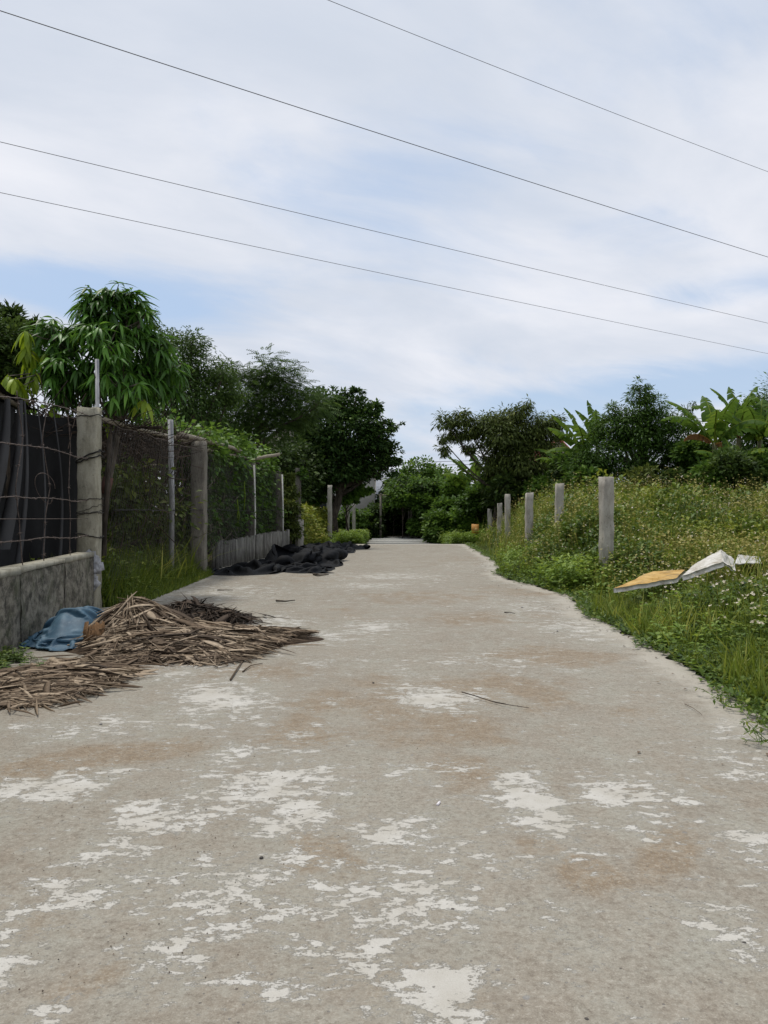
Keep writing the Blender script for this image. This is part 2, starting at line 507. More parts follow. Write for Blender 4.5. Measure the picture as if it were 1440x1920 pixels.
    h = m.ma('ADD', h, m.ma('MULTIPLY', fl, 0.5))
    h = m.ma('SUBTRACT', h, m.ma('MULTIPLY', speck, 0.5))
    m.bump(h, 0.75, 0.004)
    return m.m


M['slab'] = slab_mat()


def soil():
    m = Mat('soil', 0.95, 0.1)
    c = m.mix(m.rng(m.noise(1.5, 7, 0.65, world=True), 0.35, 0.65), (0.075, 0.060, 0.036), (0.05, 0.06, 0.022))
    c = m.mix(m.rng(m.noise(40, 4, 0.7, world=True), 0.5, 0.7, 0, 0.5), c, (0.16, 0.125, 0.08))
    m.color(c)
    m.bump(m.noise(25, 6, 0.7, world=True), 0.8, 0.03)
    return m.m


M['soil'] = soil()
M['path'] = concrete_mat('path_concrete', (0.28, 0.28, 0.26), (0.36, 0.36, 0.34), (0.2, 0.19, 0.17), 0.3)


# ------------------------------------------------------------------ mesh helpers
def make_mesh(name, V, T, mats, tint=None, smooth=False, midx=None, attrs=None):
    me = bpy.data.meshes.new(name)
    V = np.asarray(V, np.float32).reshape(-1, 3)
    T = np.asarray(T, np.int32)
    k = T.shape[1]
    me.vertices.add(len(V))
    me.vertices.foreach_set('co', V.ravel())
    me.loops.add(T.size)
    me.loops.foreach_set('vertex_index', T.ravel())
    me.polygons.add(len(T))
    me.polygons.foreach_set('loop_start', np.arange(0, T.size, k, dtype=np.int32))
    if smooth:
        me.polygons.foreach_set('use_smooth', np.ones(len(T), bool))
    for m in (mats if isinstance(mats, (list, tuple)) else [mats]):
        me.materials.append(m)
    if midx is not None:
        me.polygons.foreach_set('material_index', np.asarray(midx, np.int32))
    me.update(calc_edges=True)
    if tint is not None:
        a = me.attributes.new('tint', 'FLOAT', 'POINT')
        a.data.foreach_set('value', np.asarray(tint, np.float32))
    for kx, vx in (attrs or {}).items():
        a = me.attributes.new(kx, 'FLOAT', 'POINT')
        a.data.foreach_set('value', np.asarray(vx, np.float32))
    return me


class Acc:
    """collects triangles"""

    def __init__(s):
        s.V, s.T, s.K, s.n = [], [], [], 0

    def add(s, V, T, tint=0.5):
        V = np.asarray(V, float).reshape(-1, 3)
        T = np.asarray(T, int).reshape(-1, 3)
        s.V.append(V)
        s.T.append(T + s.n)
        s.K.append(np.broadcast_to(np.asarray(tint, float), (len(V),)).copy())
        s.n += len(V)
        return s

    def scatter(s, tv, tt, pos, rot, scale, tint):
        """tv (k,3) tt (m,3); pos (n,3), rot (n,3,3) columns = axes, scale (n,) or (n,3), tint (n,)"""
        n, k = len(pos), len(tv)
        if n == 0:
            return s
        sc = np.asarray(scale, float)
        if sc.ndim == 1:
            sc = sc[:, None]
        loc = tv[None] * sc[:, None, :] if sc.shape[1] == 3 else tv[None] * sc[:, None, :]
        V = np.einsum('nij,nkj->nki', rot, loc) + pos[:, None, :]
        T = tt[None] + (np.arange(n) * k)[:, None, None]
        return s.add(V.reshape(-1, 3), T.reshape(-1, 3), np.repeat(np.asarray(tint, float), k))

    def tube(s, pts, rad, n=6, tint=0.5, cap=True):
        P = np.asarray(pts, float)
        m = len(P)
        r = np.broadcast_to(np.asarray(rad, float), (m,))
        d = np.gradient(P, axis=0)
        d /= np.linalg.norm(d, axis=1)[:, None] + 1e-9
        up = np.array([0.0, 0, 1]) if abs(d[0][2]) < 0.8 else np.array([1.0, 0, 0])
        a = np.cross(d, up)
        a /= np.linalg.norm(a, axis=1)[:, None] + 1e-9
        b = np.cross(d, a)
        th = np.arange(n) / n * 2 * pi
        V = P[:, None] + r[:, None, None] * (np.cos(th)[None, :, None] * a[:, None] + np.sin(th)[None, :, None] * b[:, None])
        V = V.reshape(-1, 3)
        i = np.arange(m - 1)[:, None] * n
        j = np.arange(n)[None]
        j2 = (j + 1) % n
        A, B, C, D_ = i + j, i + j2, i + n + j2, i + n + j
        T = np.concatenate([np.stack([A, B, C], -1).reshape(-1, 3), np.stack([A, C, D_], -1).reshape(-1, 3)])
        if cap:
            V = np.concatenate([V, P[:1], P[-1:]])
            c0, c1 = m * n, m * n + 1
            jj = np.arange(n)
            T = np.concatenate([T, np.stack([np.full(n, c0), (jj + 1) % n, jj], -1), np.stack([np.full(n, c1), (m - 1) * n + jj, (m - 1) * n + (jj + 1) % n], -1)])
        return s.add(V, T, tint)

    def box(s, c, size, rz=0.0, tilt=(0, 0), tint=0.5, taper=1.0, jit=0.0):
        x, y, z = [q / 2 for q in size]
        V = np.array([[-x, -y, -z], [x, -y, -z], [x, y, -z], [-x, y, -z], [-x * taper, -y * taper, z], [x * taper, -y * taper, z], [x * taper, y * taper, z], [-x * taper, y * taper, z]])
        if jit:
            V = V + RNG.normal(0, jit, V.shape)
        V = V @ rotm(tilt[0], tilt[1], rz).T + np.asarray(c, float)
        T = [[0, 2, 1], [0, 3, 2], [4, 5, 6], [4, 6, 7], [0, 1, 5], [0, 5, 4], [1, 2, 6], [1, 6, 5], [2, 3, 7], [2, 7, 6], [3, 0, 4], [3, 4, 7]]
        return s.add(V, T, tint)

    def mesh(s, name, mat, smooth=False):
        V = np.concatenate(s.V)
        T = np.concatenate(s.T)
        return make_mesh(name, V, T, mat, np.concatenate(s.K), smooth)

    def build(s, name, mat, parent=None, smooth=False, loc=None):
        me = s.mesh(name, mat, smooth)
        return link(name, me, parent, loc)


def rotm(rx, ry, rz):
    cx, sx, cy, sy, cz, sz = cos(rx), sin(rx), cos(ry), sin(ry), cos(rz), sin(rz)
    X = np.array([[1, 0, 0], [0, cx, -sx], [0, sx, cx]])
    Y = np.array([[cy, 0, sy], [0, 1, 0], [-sy, 0, cy]])
    Z = np.array([[cz, -sz, 0], [sz, cz, 0], [0, 0, 1]])
    return Z @ Y @ X


def link(name, me, parent=None, loc=None):
    o = bpy.data.objects.new(name, me)
    COL.objects.link(o)
    if loc is not None:
        o.location = loc
    if parent is not None:
        o.parent = parent
        if loc is None:       # the mesh is written in world coordinates
            o.location = -Vector(parent.location)
    return o


def tag(o, label=None, cat=None, group=None, kind=None):
    if label:
        o['label'] = label
    if cat:
        o['category'] = cat
    if group:
        o['group'] = group
    if kind:
        o['kind'] = kind
    return o


def thing(name, label, cat, loc, group=None):
    o = bpy.data.objects.new(name, None)
    o.empty_display_size = 0.1
    o.location = Vector([float(q) for q in loc])
    COL.objects.link(o)
    return tag(o, label, cat, group)


def frames(direc, roll=None):
    """rotation matrices whose Y column is direc"""
    d = direc / (np.linalg.norm(direc, axis=1)[:, None] + 1e-9)
    up = np.tile(np.array([0.0, 0, 1]), (len(d), 1))
    up[np.abs(d[:, 2]) > 0.95] = (1, 0, 0)
    x = np.cross(d, up)
    x /= np.linalg.norm(x, axis=1)[:, None]
    z = np.cross(x, d)
    if roll is not None:
        c, s_ = np.cos(roll)[:, None], np.sin(roll)[:, None]
        x, z = x * c + z * s_, z * c - x * s_
    return np.stack([x, d, z], axis=2)


def lens_leaf(n=3, w=0.16, droop=0.25, fold=0.06):
    """lance leaf along +Y, length 1, folded on its midrib; n segments"""
    V, T = [[0, 0, 0]], []
    for i in range(1, n + 1):
        t = i / (n + 0.0)
        z = -droop * t * t
        if i == n:
            V.append([0, t, z])
        else:
            ww = w * sin(pi * t ** 0.8)
            V += [[-ww, t, z + fold * ww / w], [0, t, z], [ww, t, z + fold * ww / w]]
    # first segment
    T += [[0, 2, 1], [0, 3, 2]]
    for i in range(1, n - 1):
        a = 1 + (i - 1) * 3
        b = a + 3
        T += [[a, a + 1, b + 1], [a, b + 1, b], [a + 1, a + 2, b + 2], [a + 1, b + 2, b + 1]]
    a = 1 + (n - 2) * 3
    e = len(V) - 1
    T += [[a, a + 1, e], [a + 1, a + 2, e]]
    return np.array(V, float), np.array(T)


def rhomb(w=0.3, fold=0.08, droop=0.1):
    return np.array([[0, 0, 0], [w, 0.45, fold], [0, 1, -droop], [-w, 0.45, fold]], float), np.array([[0, 1, 2], [0, 2, 3]])


def blade(w=0.03, bend=0.35):
    V = [[-w, 0, 0], [w, 0, 0], [-w * 0.8, bend * 0.18, 0.5], [w * 0.8, bend * 0.18, 0.5], [0, bend, 0.95]]
    return np.array(V, float), np.array([[0, 1, 3], [0, 3, 2], [2, 3, 4]])


def frond(npair=7, w=0.10, ll=0.26, droop=0.25):
    V, T = [], []
    for i in range(npair):
        t = (i + 1) / (npair + 0.3)
        z = -droop * t * t
        l2 = ll * (1.0 - 0.45 * abs(t - 0.45) * 1.6)
        for sgn in (-1, 1):
            b = len(V)
            V += [[0, t, z], [sgn * l2 * 0.5, t + l2 * 0.25 - w * 0.35, z - 0.02], [sgn * l2, t + l2 * 0.45, z - 0.06], [sgn * l2 * 0.5, t + l2 * 0.25 + w * 0.35, z - 0.02]]
            T += [[b, b + 1, b + 2], [b, b + 2, b + 3]]
    b = len(V)
    V += [[-0.008, 0, 0], [0.008, 0, 0], [0, 1, -droop]]
    T += [[b, b + 1, b + 2]]
    return np.array(V, float), np.array(T)


def rsphere(n):
    v = RNG.normal(size=(n, 3))
    return v / np.linalg.norm(v, axis=1)[:, None]


# ------------------------------------------------------------------ terrain
XE = np.array([(-12, 1.70), (0, 1.72), (2, 1.78), (3.79, 1.89), (5.0, 1.98), (6.27, 2.02), (7.2, 1.99), (8.3, 2.10), (9.0, 2.25), (9.9, 2.12), (10.7, 2.02), (11.6, 1.84), (12.4, 1.86), (13.6, 2.12), (16, 2.30),
               (20, 2.42), (24, 2.58), (27, 2.6), (40, 2.6)])
XL = np.array([(-12, -2.1), (3, -2.45), (5.5, -2.77), (7.8, -3.02), (8.05, -2.86), (8.5, -2.68), (10.3, -2.72), (12, -2.75), (14, -2.95), (19, -2.42), (21, -2.45), (24, -2.66), (40, -2.7)])


def xe(y):
    return np.interp(y, XE[:, 0], XE[:, 1])


def xl(y):
    return np.interp(y, XL[:, 0], XL[:, 1])


def sst(a, b, x):
    t = np.clip((x - a) / (b - a), 0, 1)
    return t * t * (3 - 2 * t)


def gz(x, y):
    x = np.asarray(x, float)
    y = np.asarray(y, float)
    z = -0.03 - 0.22 * sst(23.5, 26.5, y) * (1 - sst(2.2, 5.0, x)) * sst(-4.5, -2.2, x)
    z = z + (0.42 * sst(0.3, 2.1, x - xe(y))) * sst(6.0, 15.0, y) * (1 - 0.35 * sst(3, 7, x - xe(y))) + 0.12 * sst(0.2, 1.6, x - xe(y))
    z = z + 0.03 * sst(-0.1, -0.6, x - xl(y))
    inside = (x > xl(y) + 0.02) & (x < xe(y) - 0.02) & (y < 24)
    return np.where(inside, -0.12, z)


def grid_mesh(xs, ys, zf):
    X, Y = np.meshgrid(xs, ys, indexing='ij')
    Z = zf(X, Y)
    V = np.stack([X, Y, Z], -1).reshape(-1, 3)
    nx, ny = len(xs), len(ys)
    i, j = np.meshgrid(np.arange(nx - 1), np.arange(ny - 1), indexing='ij')
    a = (i * ny + j).ravel()
    return V, np.stack([a, a + ny, a + ny + 1, a + 1], -1)


xs = np.concatenate([[-900, -300, -120, -60, -30, -18], np.arange(-12, 16, 0.14), [18, 24, 34, 60, 120, 300, 900]])
ys = np.concatenate([[-400, -100, -40, -15, -8], np.arange(-4, 40, 0.16), [42, 46, 52, 60, 80, 120, 300, 1200]])


def terr(X, Y):
    Z = gz(X, Y)
    nz = np.sin(X * 1.7 + Y * 0.6) * np.cos(Y * 1.3 - X * 0.4) * 0.02
    return Z + nz * ((X > xe(Y) + 0.3) | (X < xl(Y) - 0.3))


V, Q = grid_mesh(xs, ys, terr)
tag(link('ground', make_mesh('ground', V, Q, M['soil'], smooth=True)), kind='structure')

# slab with flaking and silt fields (wear laid out in ground coordinates, metres)
NY = 620
ysl = np.concatenate([np.linspace(-6, 1.5, 40), np.linspace(1.55, 9, 260), np.linspace(9.05, 24, 240)])
us = np.linspace(0, 1, 151)
Y2, U2 = np.meshgrid(ysl, us, indexing='ij')


def edge_wob(y, s):
    return 0.035 * np.sin(y * 5.1 + s) + 0.025 * np.sin(y * 11.3 + 2 * s) + 0.02 * np.sin(y * 23.7 + 3 * s)


XLs = np.where(Y2 < 7.9, xl(Y2) - 0.06, xl(Y2) + edge_wob(Y2, 1.3))
XEs = xe(Y2) + edge_wob(Y2, 4.0)
X2 = XLs + (XEs - XLs) * U2
Z2 = 0.006 * np.sin(X2 * 1.3 + 0.5) * np.sin(Y2 * 0.9) + 0.0


def gpx(px, py):
    D = F * H / (py - 960.0)
    return (px - 720.0) / F * D, D


def field(blobs):
    f = np.zeros_like(X2)
    for (px, py, rx, ry, rot, amp) in blobs:
        gx, gy = gpx(px, py)
        # radius in photo pixels, turned into metres on the ground at that point
        mx = rx * gy / F
        my = ry * gy * gy / (F * H)
        dx, dy = X2 - gx, Y2 - gy
        c, s_ = cos(R(rot)), sin(R(rot))
        a, b = (dx * c + dy * s_) / mx, (dy * c - dx * s_) / my
        f = np.maximum(f, amp * np.exp(-(a * a / 1.75 + b * b / 1.75) ** 1.05)) if amp > 0 else f + amp * np.exp(-(a * a + b * b))
    return f


flake = field([(510, 1475, 120, 42, 0, .62), (560, 1530, 60, 60, 0, .6), (290, 1530, 110, 28, -20, .55), (215, 1600, 80, 35, -25, .5), (120, 1680, 90, 45, -15, .5),
               (400, 1730, 95, 55, 0, .6), (25, 1790, 60, 50, 0, .62), (240, 1790, 50, 40, 0, .4), (100, 1890, 50, 30, 0, .55), (460, 1848, 40, 14, 0, .62), (525, 1862, 36, 24, 0, .55),
               (650, 1700, 90, 80, 0, .55), (760, 1710, 130, 60, 0, .52), (820, 1860, 75, 65, 0, .68), (690, 1790, 80, 50, 0, .5), (760, 1560, 90, 30, 0, .5), (700, 1550, 60, 25, 0, .45),
               (1010, 1510, 50, 62, 0, .68), (1150, 1490, 120, 26, 8, .55), (1240, 1540, 90, 30, -18, .42), (1390, 1590, 90, 26, -10, .48), (420, 1315, 80, 34, 15, .62), (110, 1470, 95, 26, 22, .6),
               (10, 1485, 40, 18, 0, .6), (800, 1308, 60, 22, 0, .62), (860, 1305, 60, 12, 0, .5), (190, 1365, 120, 26, 10, .38), (460, 1410, 110, 22, 15, .36), (540, 1380, 60, 14, 12, .33),
               (1390, 1430, 70, 30, 0, .40), (1350, 1370, 90, 30, -15, .3), (560, 1195, 120, 14, 8, .42), (520, 1165, 60, 10, 0, .45), (700, 1175, 60, 12, 0, .45), (730, 1080, 90, 6, 0, .38),
               (690, 1098, 70, 5, 0, .38), (1000, 1140, 90, 16, 0, .3), (1090, 1180, 70, 18, 0, .4), (940, 1240, 100, 14, 0, .3), (640, 1240, 80, 12, 0, .25), (790, 1450, 90, 20, 0, .32),
               (1300, 1700, 120, 60, 0, .22), (1050, 1750, 120, 60, 0, .18), (1400, 1780, 60, 50, 0, .38), (950, 1620, 90, 30, 0, .33), (1300, 1440, 120, 24, 0, .25), (330, 1650, 120, 60, 0, .3),
               (480, 1640, 100, 50, 0, .26), (930, 1060, 60, 8, 0, .3), (400, 1110, 120, 14, 0, .32), (330, 1260, 120, 16, 0, .35), (690, 1320, 100, 20, 0, .15)])
silt = field([(560, 1370, 60, 28, 0, .8), (250, 1410, 190, 22, 14, .7), (60, 1440, 110, 24, 18, .7), (830, 1360, 190, 50, 0, .62), (900, 1300, 190, 40, 0, .55), (880, 1430, 100, 50, 0, .5),
              (1250, 1600, 55, 60, -35, .72), (1100, 1640, 80, 34, 0, .75), (1020, 1590, 50, 28, 0, .5), (1040, 1230, 110, 18, 0, .75), (930, 1280, 130, 22, 0, .6), (700, 1300, 190, 40, 0, .5),
              (1200, 1480, 100, 30, 0, .3), (620, 1600, 110, 50, 0, .45), (860, 1830, 160, 80, 0, .32), (980, 1110, 120, 12, 0, .5), (800, 1120, 160, 14, 0, .5), (900, 1160, 130, 12, 0, .55),
              (640, 1150, 110, 14, 0, .4), (1000, 1800, 200, 90, 0, .25), (160, 1720, 130, 60, 0, .3), (200, 1850, 150, 60, 0, .3), (1180, 1320, 100, 24, 0, .42), (560, 1080, 160, 14, 0, .35),
              (900, 1050, 160, 10, 0, .4), (1330, 1480, 100, 30, 0, .3), (500, 1260, 200, 26, 0, .42)])
edge = np.maximum(np.exp(-((XEs - X2) / 0.30) ** 2), 0.8 * np.exp(-((X2 - XLs) / 0.2) ** 2) * (Y2 > 8)) * (Y2 > 3) + 0.9 * np.exp(-((24 - Y2) / 0.7) ** 2)
V = np.stack([X2, Y2, Z2], -1).reshape(-1, 3)
ny_, nu = Y2.shape
i, j = np.meshgrid(np.arange(ny_ - 1), np.arange(nu - 1), indexing='ij')
a = (i * nu + j).ravel()
Q = np.stack([a, a + 1, a + nu + 1, a + nu], -1)
# skirts give the slab its thickness
bi = np.concatenate([np.arange(ny_) * nu, (ny_ - 1) * nu + np.arange(1, nu), (np.arange(ny_ - 2, -1, -1)) * nu + nu - 1])
nb = len(bi)
Vs = V[bi].copy()
Vs[:, 2] -= 0.16
Qs = np.stack([bi[:-1], len(V) + np.arange(nb - 1), len(V) + np.arange(1, nb), bi[1:]], -1)
at = {k: np.concatenate([v.ravel(), v.ravel()[bi]]) for k, v in (('flake', flake), ('silt', silt), ('edge', edge))}
tag(link('road', make_mesh('road', np.concatenate([V, Vs]), np.concatenate([Q, Qs]), M['slab'], smooth=True, attrs=at)), kind='structure')

# the lower path beyond the slab
pa = Acc()
for k in range(6):
    y0, y1 = 24.05 + k * 2.3, 24.05 + (k + 1) * 2.3 - 0.03
    xa, xb = -0.9 + 0.09 * k, 2.15 - 0.04 * k
    pa.box(((xa + xb) / 2, (y0 + y1) / 2, -0.24), (xb - xa, y1 - y0, 0.08), jit=0.004)
tag(pa.build('path', M['path']), kind='structure')


# ------------------------------------------------------------------ posts
def post_mesh(w, d, h, mat, seed, chips=5):
    """slightly uneven cast concrete post, base at the origin, with worn edges"""
    rs = np.random.default_rng(seed)
    n = max(6, int(h / 0.12))
    prof = np.array([(-1, -.82), (-.82, -1), (.82, -1), (1, -.82), (1, .82), (.82, 1), (-.82, 1), (-1, .82)]) * 0.5
    V, T = [], []
    for k in range(n + 1):
        z = h * k / n
        wob = rs.normal(0, 0.0045, (8, 2)) * (1 + 2.5 * (rs.random((8, 1)) < 0.05))
        if k == n:
            wob += rs.normal(0, 0.008, (8, 2))
        for q, p in enumerate(prof):
            V.append([p[0] * w + wob[q, 0], p[1] * d + wob[q, 1], z + (rs.normal(0, 0.012) if k == n else 0)])
    for k in range(n):
        for q in range(8):
            a, b = k * 8 + q, k * 8 + (q + 1) % 8
            T += [[a, b, b + 8], [a, b + 8, a + 8]]
    V.append([0, 0, h + 0.004])
    for q in range(8):
        T.append([n * 8 + q, n * 8 + (q + 1) % 8, len(V) - 1])
    return make_mesh('concrete_post', V, T, mat)


def post(px, ytop, D, w, mat, label, group, seed, rz=0.0, tilt=(0, 0), d=None, zb=None, bury=0.25):
    p = W(px, ytop, D)
    base = float(gz(p[0], D)) if zb is None else zb
    o = link('concrete_post', post_mesh(w, d or w, p[2] - base + bury, mat, seed), loc=(p[0], D, base - bury))
    o.rotation_euler = (tilt[0], tilt[1], rz)
    return tag(o, label, 'post', group)


G = 'bare concrete posts along the right verge'
rp = [(1136.5, 895, 10.0, 0.15, 'tall pale concrete post standing nearest, beside the yellow foam board', R(14)),
      (1048, 907, 14.6, 0.145, 'concrete post half hidden by weeds, first behind the nearest right post', R(4)),
      (991.5, 925, 16.6, 0.145, 'pale concrete post clear of weeds on its road side, third from the nearest', R(10)),
      (952, 927, 20.5, 0.14, 'slim concrete post whose top rises over the weeds, fourth from the nearest', 0),
      (936, 944, 23.5, 0.14, 'short-looking concrete post just right of the orange marker, fifth of the row', 0),
      (919, 955, 26.5, 0.14, 'small far concrete post above the orange marker, sixth of the row', 0),
      (904, 957, 30.0, 0.13, 'smallest and farthest concrete post in the right row', 0)]
for k, (px, yt, D, w, lb, rz) in enumerate(rp):
    post(px, yt, D, w, M['cpost_grey'], lb, G, 40 + k, rz=rz, tilt=(R(random.uniform(-2, 2)), R(random.uniform(-1.6, 1.6))))
st = Acc().tube([W(1391, 945, 22), W(1394, 903, 22)], [0.03, 0.022], 6)
tag(st.build('wooden_stake', M['bamboo']), 'thin pale stake in the weeds below the right banana plants', 'stake')
st = Acc().tube([W(1391, 945, 22) + (0, 0, -.5), W(1391, 944, 22)], [0.03, 0.03], 6)

G = 'bare posts on the left beyond the fence'
lp = [(559, 878, 21.5, 0.15, 'cpost_dark', 'dark post topped with a bright creeper tuft beyond the slatted wall'),
      (618.5, 910, 27.0, 0.15, 'cpost_grey', 'pale post rising alone out of the left weeds'),
      (652, 940, 32.0, 0.13, 'cpost_grey', 'left one of the close pair of pale posts beside the dark arbour'),
      (663.5, 946, 33.5, 0.13, 'cpost_grey', 'right one of the close pair of pale posts beside the dark arbour')]
for k, (px, yt, D, w, m_, lb) in enumerate(lp):
    post(px, yt, D, w, M[m_], lb, G, 60 + k)
o = post(564, 975, 21.2, 0.15, M['cpost_grey'], 'short pale stub standing against the creeper-topped post', G, 66)

# ------------------------------------------------------------------ left wall, post and barbed wire
FX = lambda D: -3.08 + (8 - D) * 0.1265      # near fence line
wall = thing('low_wall', 'low stained concrete wall with pale coping under the barbed wire', 'wall', (FX(5), 5, 0))
ang = math.atan2(0.1265, 1) + 0.0
edges = [0.2, 1.9, 3.3, 4.55, 5.75, 6.9, 7.93]
for k in range(len(edges) - 1):
    y0, y1 = edges[k] + 0.006, edges[k + 1] - 0.006
    yc = (y0 + y1) / 2
    ln = (y1 - y0) / cos(ang)
    a = Acc()
    # panel with a little relief: rows of slightly uneven vertices
    nx, nz = 16, 7
    V, T = [], []
    for s_ in (0, 1):
        for q in range(nx + 1):
            for r_ in range(nz + 1):
                V.append([(0.075 if s_ else -0.075) + RNG.normal(0, 0.0035), -ln / 2 + ln * q / nx, -0.1 + 0.64 * r_ / nz])
    for s_ in (0, 1):
        o_ = s_ * (nx + 1) * (nz + 1)
        for q in range(nx):
            for r_ in range(nz):
                b = o_ + q * (nz + 1) + r_
                T += [[b, b + nz + 1, b + nz + 2], [b, b + nz + 2, b + 1]] if s_ else [[b, b + nz + 2, b + nz + 1], [b, b + 1, b + nz + 2]]
    oo = (nx + 1) * (nz + 1)
    for r_ in range(nz):
        for q0 in (0, nx):
            b = q0 * (nz + 1) + r_
            T += [[b, b + 1, b + oo + 1], [b, b + oo + 1, b + oo]]
    V = np.array(V) @ rotm(0, 0, ang).T + np.array([FX(yc) - 0.0, yc, 0])
    a.add(V, T)
    a.build('wall_panel', M['wallc'], wall)
    c = Acc()
    c.box((FX(yc), yc, 0.5635), (0.165, ln - 0.004, 0.045), rz=ang, jit=0.004)
    c.build('coping', M['coping'], wall)

bf = thing('barbed_wire_fence', 'rusty barbed wire strands strung to a thick mossy concrete post', 'fence', (FX(8) - 0.0, 8.05, 0))


def fpost(D, w, ztop, mat, seed, x=None):
    me = post_mesh(w, w * 0.8, ztop + 0.2, mat, seed)
    o = link('concrete_post', me, bf, loc=(0, 0, 0))
    o.location = Vector(((x if x is not None else FX(D)), D, -0.2)) - Vector(bf.location)
    return o


cp = fpost(8.06, 0.205, 2.085, M['cpost'], 5)
cp.name = 'post'
fpost(2.2, 0.2, 2.05, M['cpost'], 6).name = 'post'
# mortar splash and binding wires
mp_ = Acc()
for k in range(26):
    t = RNG.uniform(0, 1)
    p = np.array([FX(8) + 0.06 + RNG.normal(0, 0.025), 7.962 + RNG.normal(0, 0.002), 0.40 + 0.17 * RNG.uniform(-1, 1)])
    mp_.box(p, (0.08, 0.012, 0.09), tilt=(0, RNG.uniform(-1.5, 1.5)), jit=0.005)
mp_.build('mortar_splash', M['mortar'], bf)
for zt, rr, dz in ((1.58, 0.009, 0.06), (1.545, 0.008, 0.05), (1.13, 0.004, 0.01), (0.99, 0.0045, 0.0), (0.985, 0.003, 0.03), (0.76, 0.006, -0.03), (2.0, 0.005, 0.01), (1.03, 0.003, 0.05)):
    pts = []
    for q in range(25):
        th = q / 24 * 2 * pi
        m_ = max(abs(cos(th)), abs(sin(th)))
        pts.append([FX(8) + 0.112 * cos(th) / m_, 8.06 + 0.092 * sin(th) / m_, zt + dz * cos(th) + RNG.normal(0, 0.005)])
    Acc().tube(pts, rr, 5).build('wire_tie', M['tar'], bf)


def barbed(pts, r=0.0042, barb=0.22, seed=0):
    rs = np.random.default_rng(seed)
    P = np.array(pts, float)
    d = np.concatenate([[0], np.cumsum(np.linalg.norm(np.diff(P, axis=0), axis=1))])
    n = int(d[-1] / 0.05) + 2
    t = np.linspace(0, d[-1], n)
    Q = np.stack([np.interp(t, d, P[:, k]) for k in range(3)], -1)
    # smooth wander
    for k in range(3):
        Q[:, k] += np.convolve(rs.normal(0, 0.012, n + 8), np.ones(9) / 9, 'valid')
    a = Acc()
    a.tube(Q, r, 5)
    s_ = 0.1
    while s_ < d[-1] - 0.05:
        p = np.array([np.interp(s_, t, Q[:, k]) for k in range(3)])
        for q in range(4):
            v = rs.normal(size=3)
            v /= np.linalg.norm(v)
            a.tube([p - v * 0.004, p + v * 0.026], [0.0032, 0.001], 3, cap=False)
        a.tube([p + (0, -.012, 0), p + (0, .012, 0)], r * 1.7, 5)
        s_ += barb * rs.uniform(0.8, 1.2)
    return a


def strand(zn, zm, zf, sd, mat='rust'):
    """zn: height at the hidden near post, zm: at photo left edge, zf: at the thick post"""
    pts = [[FX(2.2) + .1, 2.2, zn], [FX(4), 4, (zn + zm) / 2 - .02], [FX(5.45), 5.45, zm], [FX(6.6), 6.6, zm * 0.45 + zf * 0.55 + (0.015 if zf > 1.4 else 0)], [FX(7.4), 7.5, zf - 0.02], [FX(8) + .02, 7.945, zf]]
    barbed(pts, seed=sd).build('wire_strand', M[mat], bf)


strand(1.9, 1.83, 2.00, 1)
strand(1.55, 1.50, 1.56, 2)
strand(1.1, 1.11, 1.125, 3)
strand(0.95, 0.78, 0.77, 4)
Acc().tube([[FX(2.2), 2.2, .95], [FX(5.5), 5.5, .95], [FX(8) + .02, 7.95, .93]], 0.0025, 4).build('plain_strand', M['rust'], bf)
for (D, sd, sk) in ((5.97, 11, .06), (6.59, 12, -.03), (7.32, 13, .04), (4.9, 14, 0), (4.0, 15, 0)):
    x = FX(D)
    barbed([[x, D - sk, 1.93], [x - .01, D + sk, 1.6], [x + .01, D - sk * 1.5, 1.2], [x, D, .95], [x, D + sk / 2, 0.57]], r=0.0042, barb=0.3, seed=sd).build('upright_wire', M['rust'], bf)
# curl of spare wire
cu = [[FX(6.5) + 0.05 * cos(t), 6.55 + 0.09 * cos(t * 1.3), 1.2 + 0.13 * sin(t)] for t in np.linspace(0, 5.5, 30)]
Acc().tube(cu, 0.003, 4).build('wire_curl', M['rust'], bf)

o = Acc().tube([[-3.10, 8.35, -0.1], [-3.105, 8.36, 1.2], [-3.12, 8.36, 2.66]], 0.021, 10)
o = o.build('metal_pipe', M['pipe'], smooth=True)
tag(o, 'thin upright metal pipe rising behind the thick fence post into the mango', 'pipe')

# ------------------------------------------------------------------ chain-link fence along the trellis
cf = thing('chain_link_fence', 'sagging chain-link fence in front of the vine trellis, on mixed posts', 'fence', (-3.0, 12, 0))
LF = [(-3.02, 8.15), (-2.99, 10.8), (-2.90, 12.0), (-2.93, 14.3), (-2.84, 16.4), (-2.53, 18.7)]
LFa = np.array(LF)
lfd = np.concatenate([[0], np.cumsum(np.linalg.norm(np.diff(LFa, axis=0), axis=1))])


def lfp(s_, z, off=0.0):
    s_ = np.asarray(s_, float)
    return np.stack([np.interp(s_, lfd, LFa[:, 0]) + off + 0.02 * np.sin(s_ * 3.1 + z * 2), np.interp(s_, lfd, LFa[:, 1]), z + 0.0 * s_], -1)


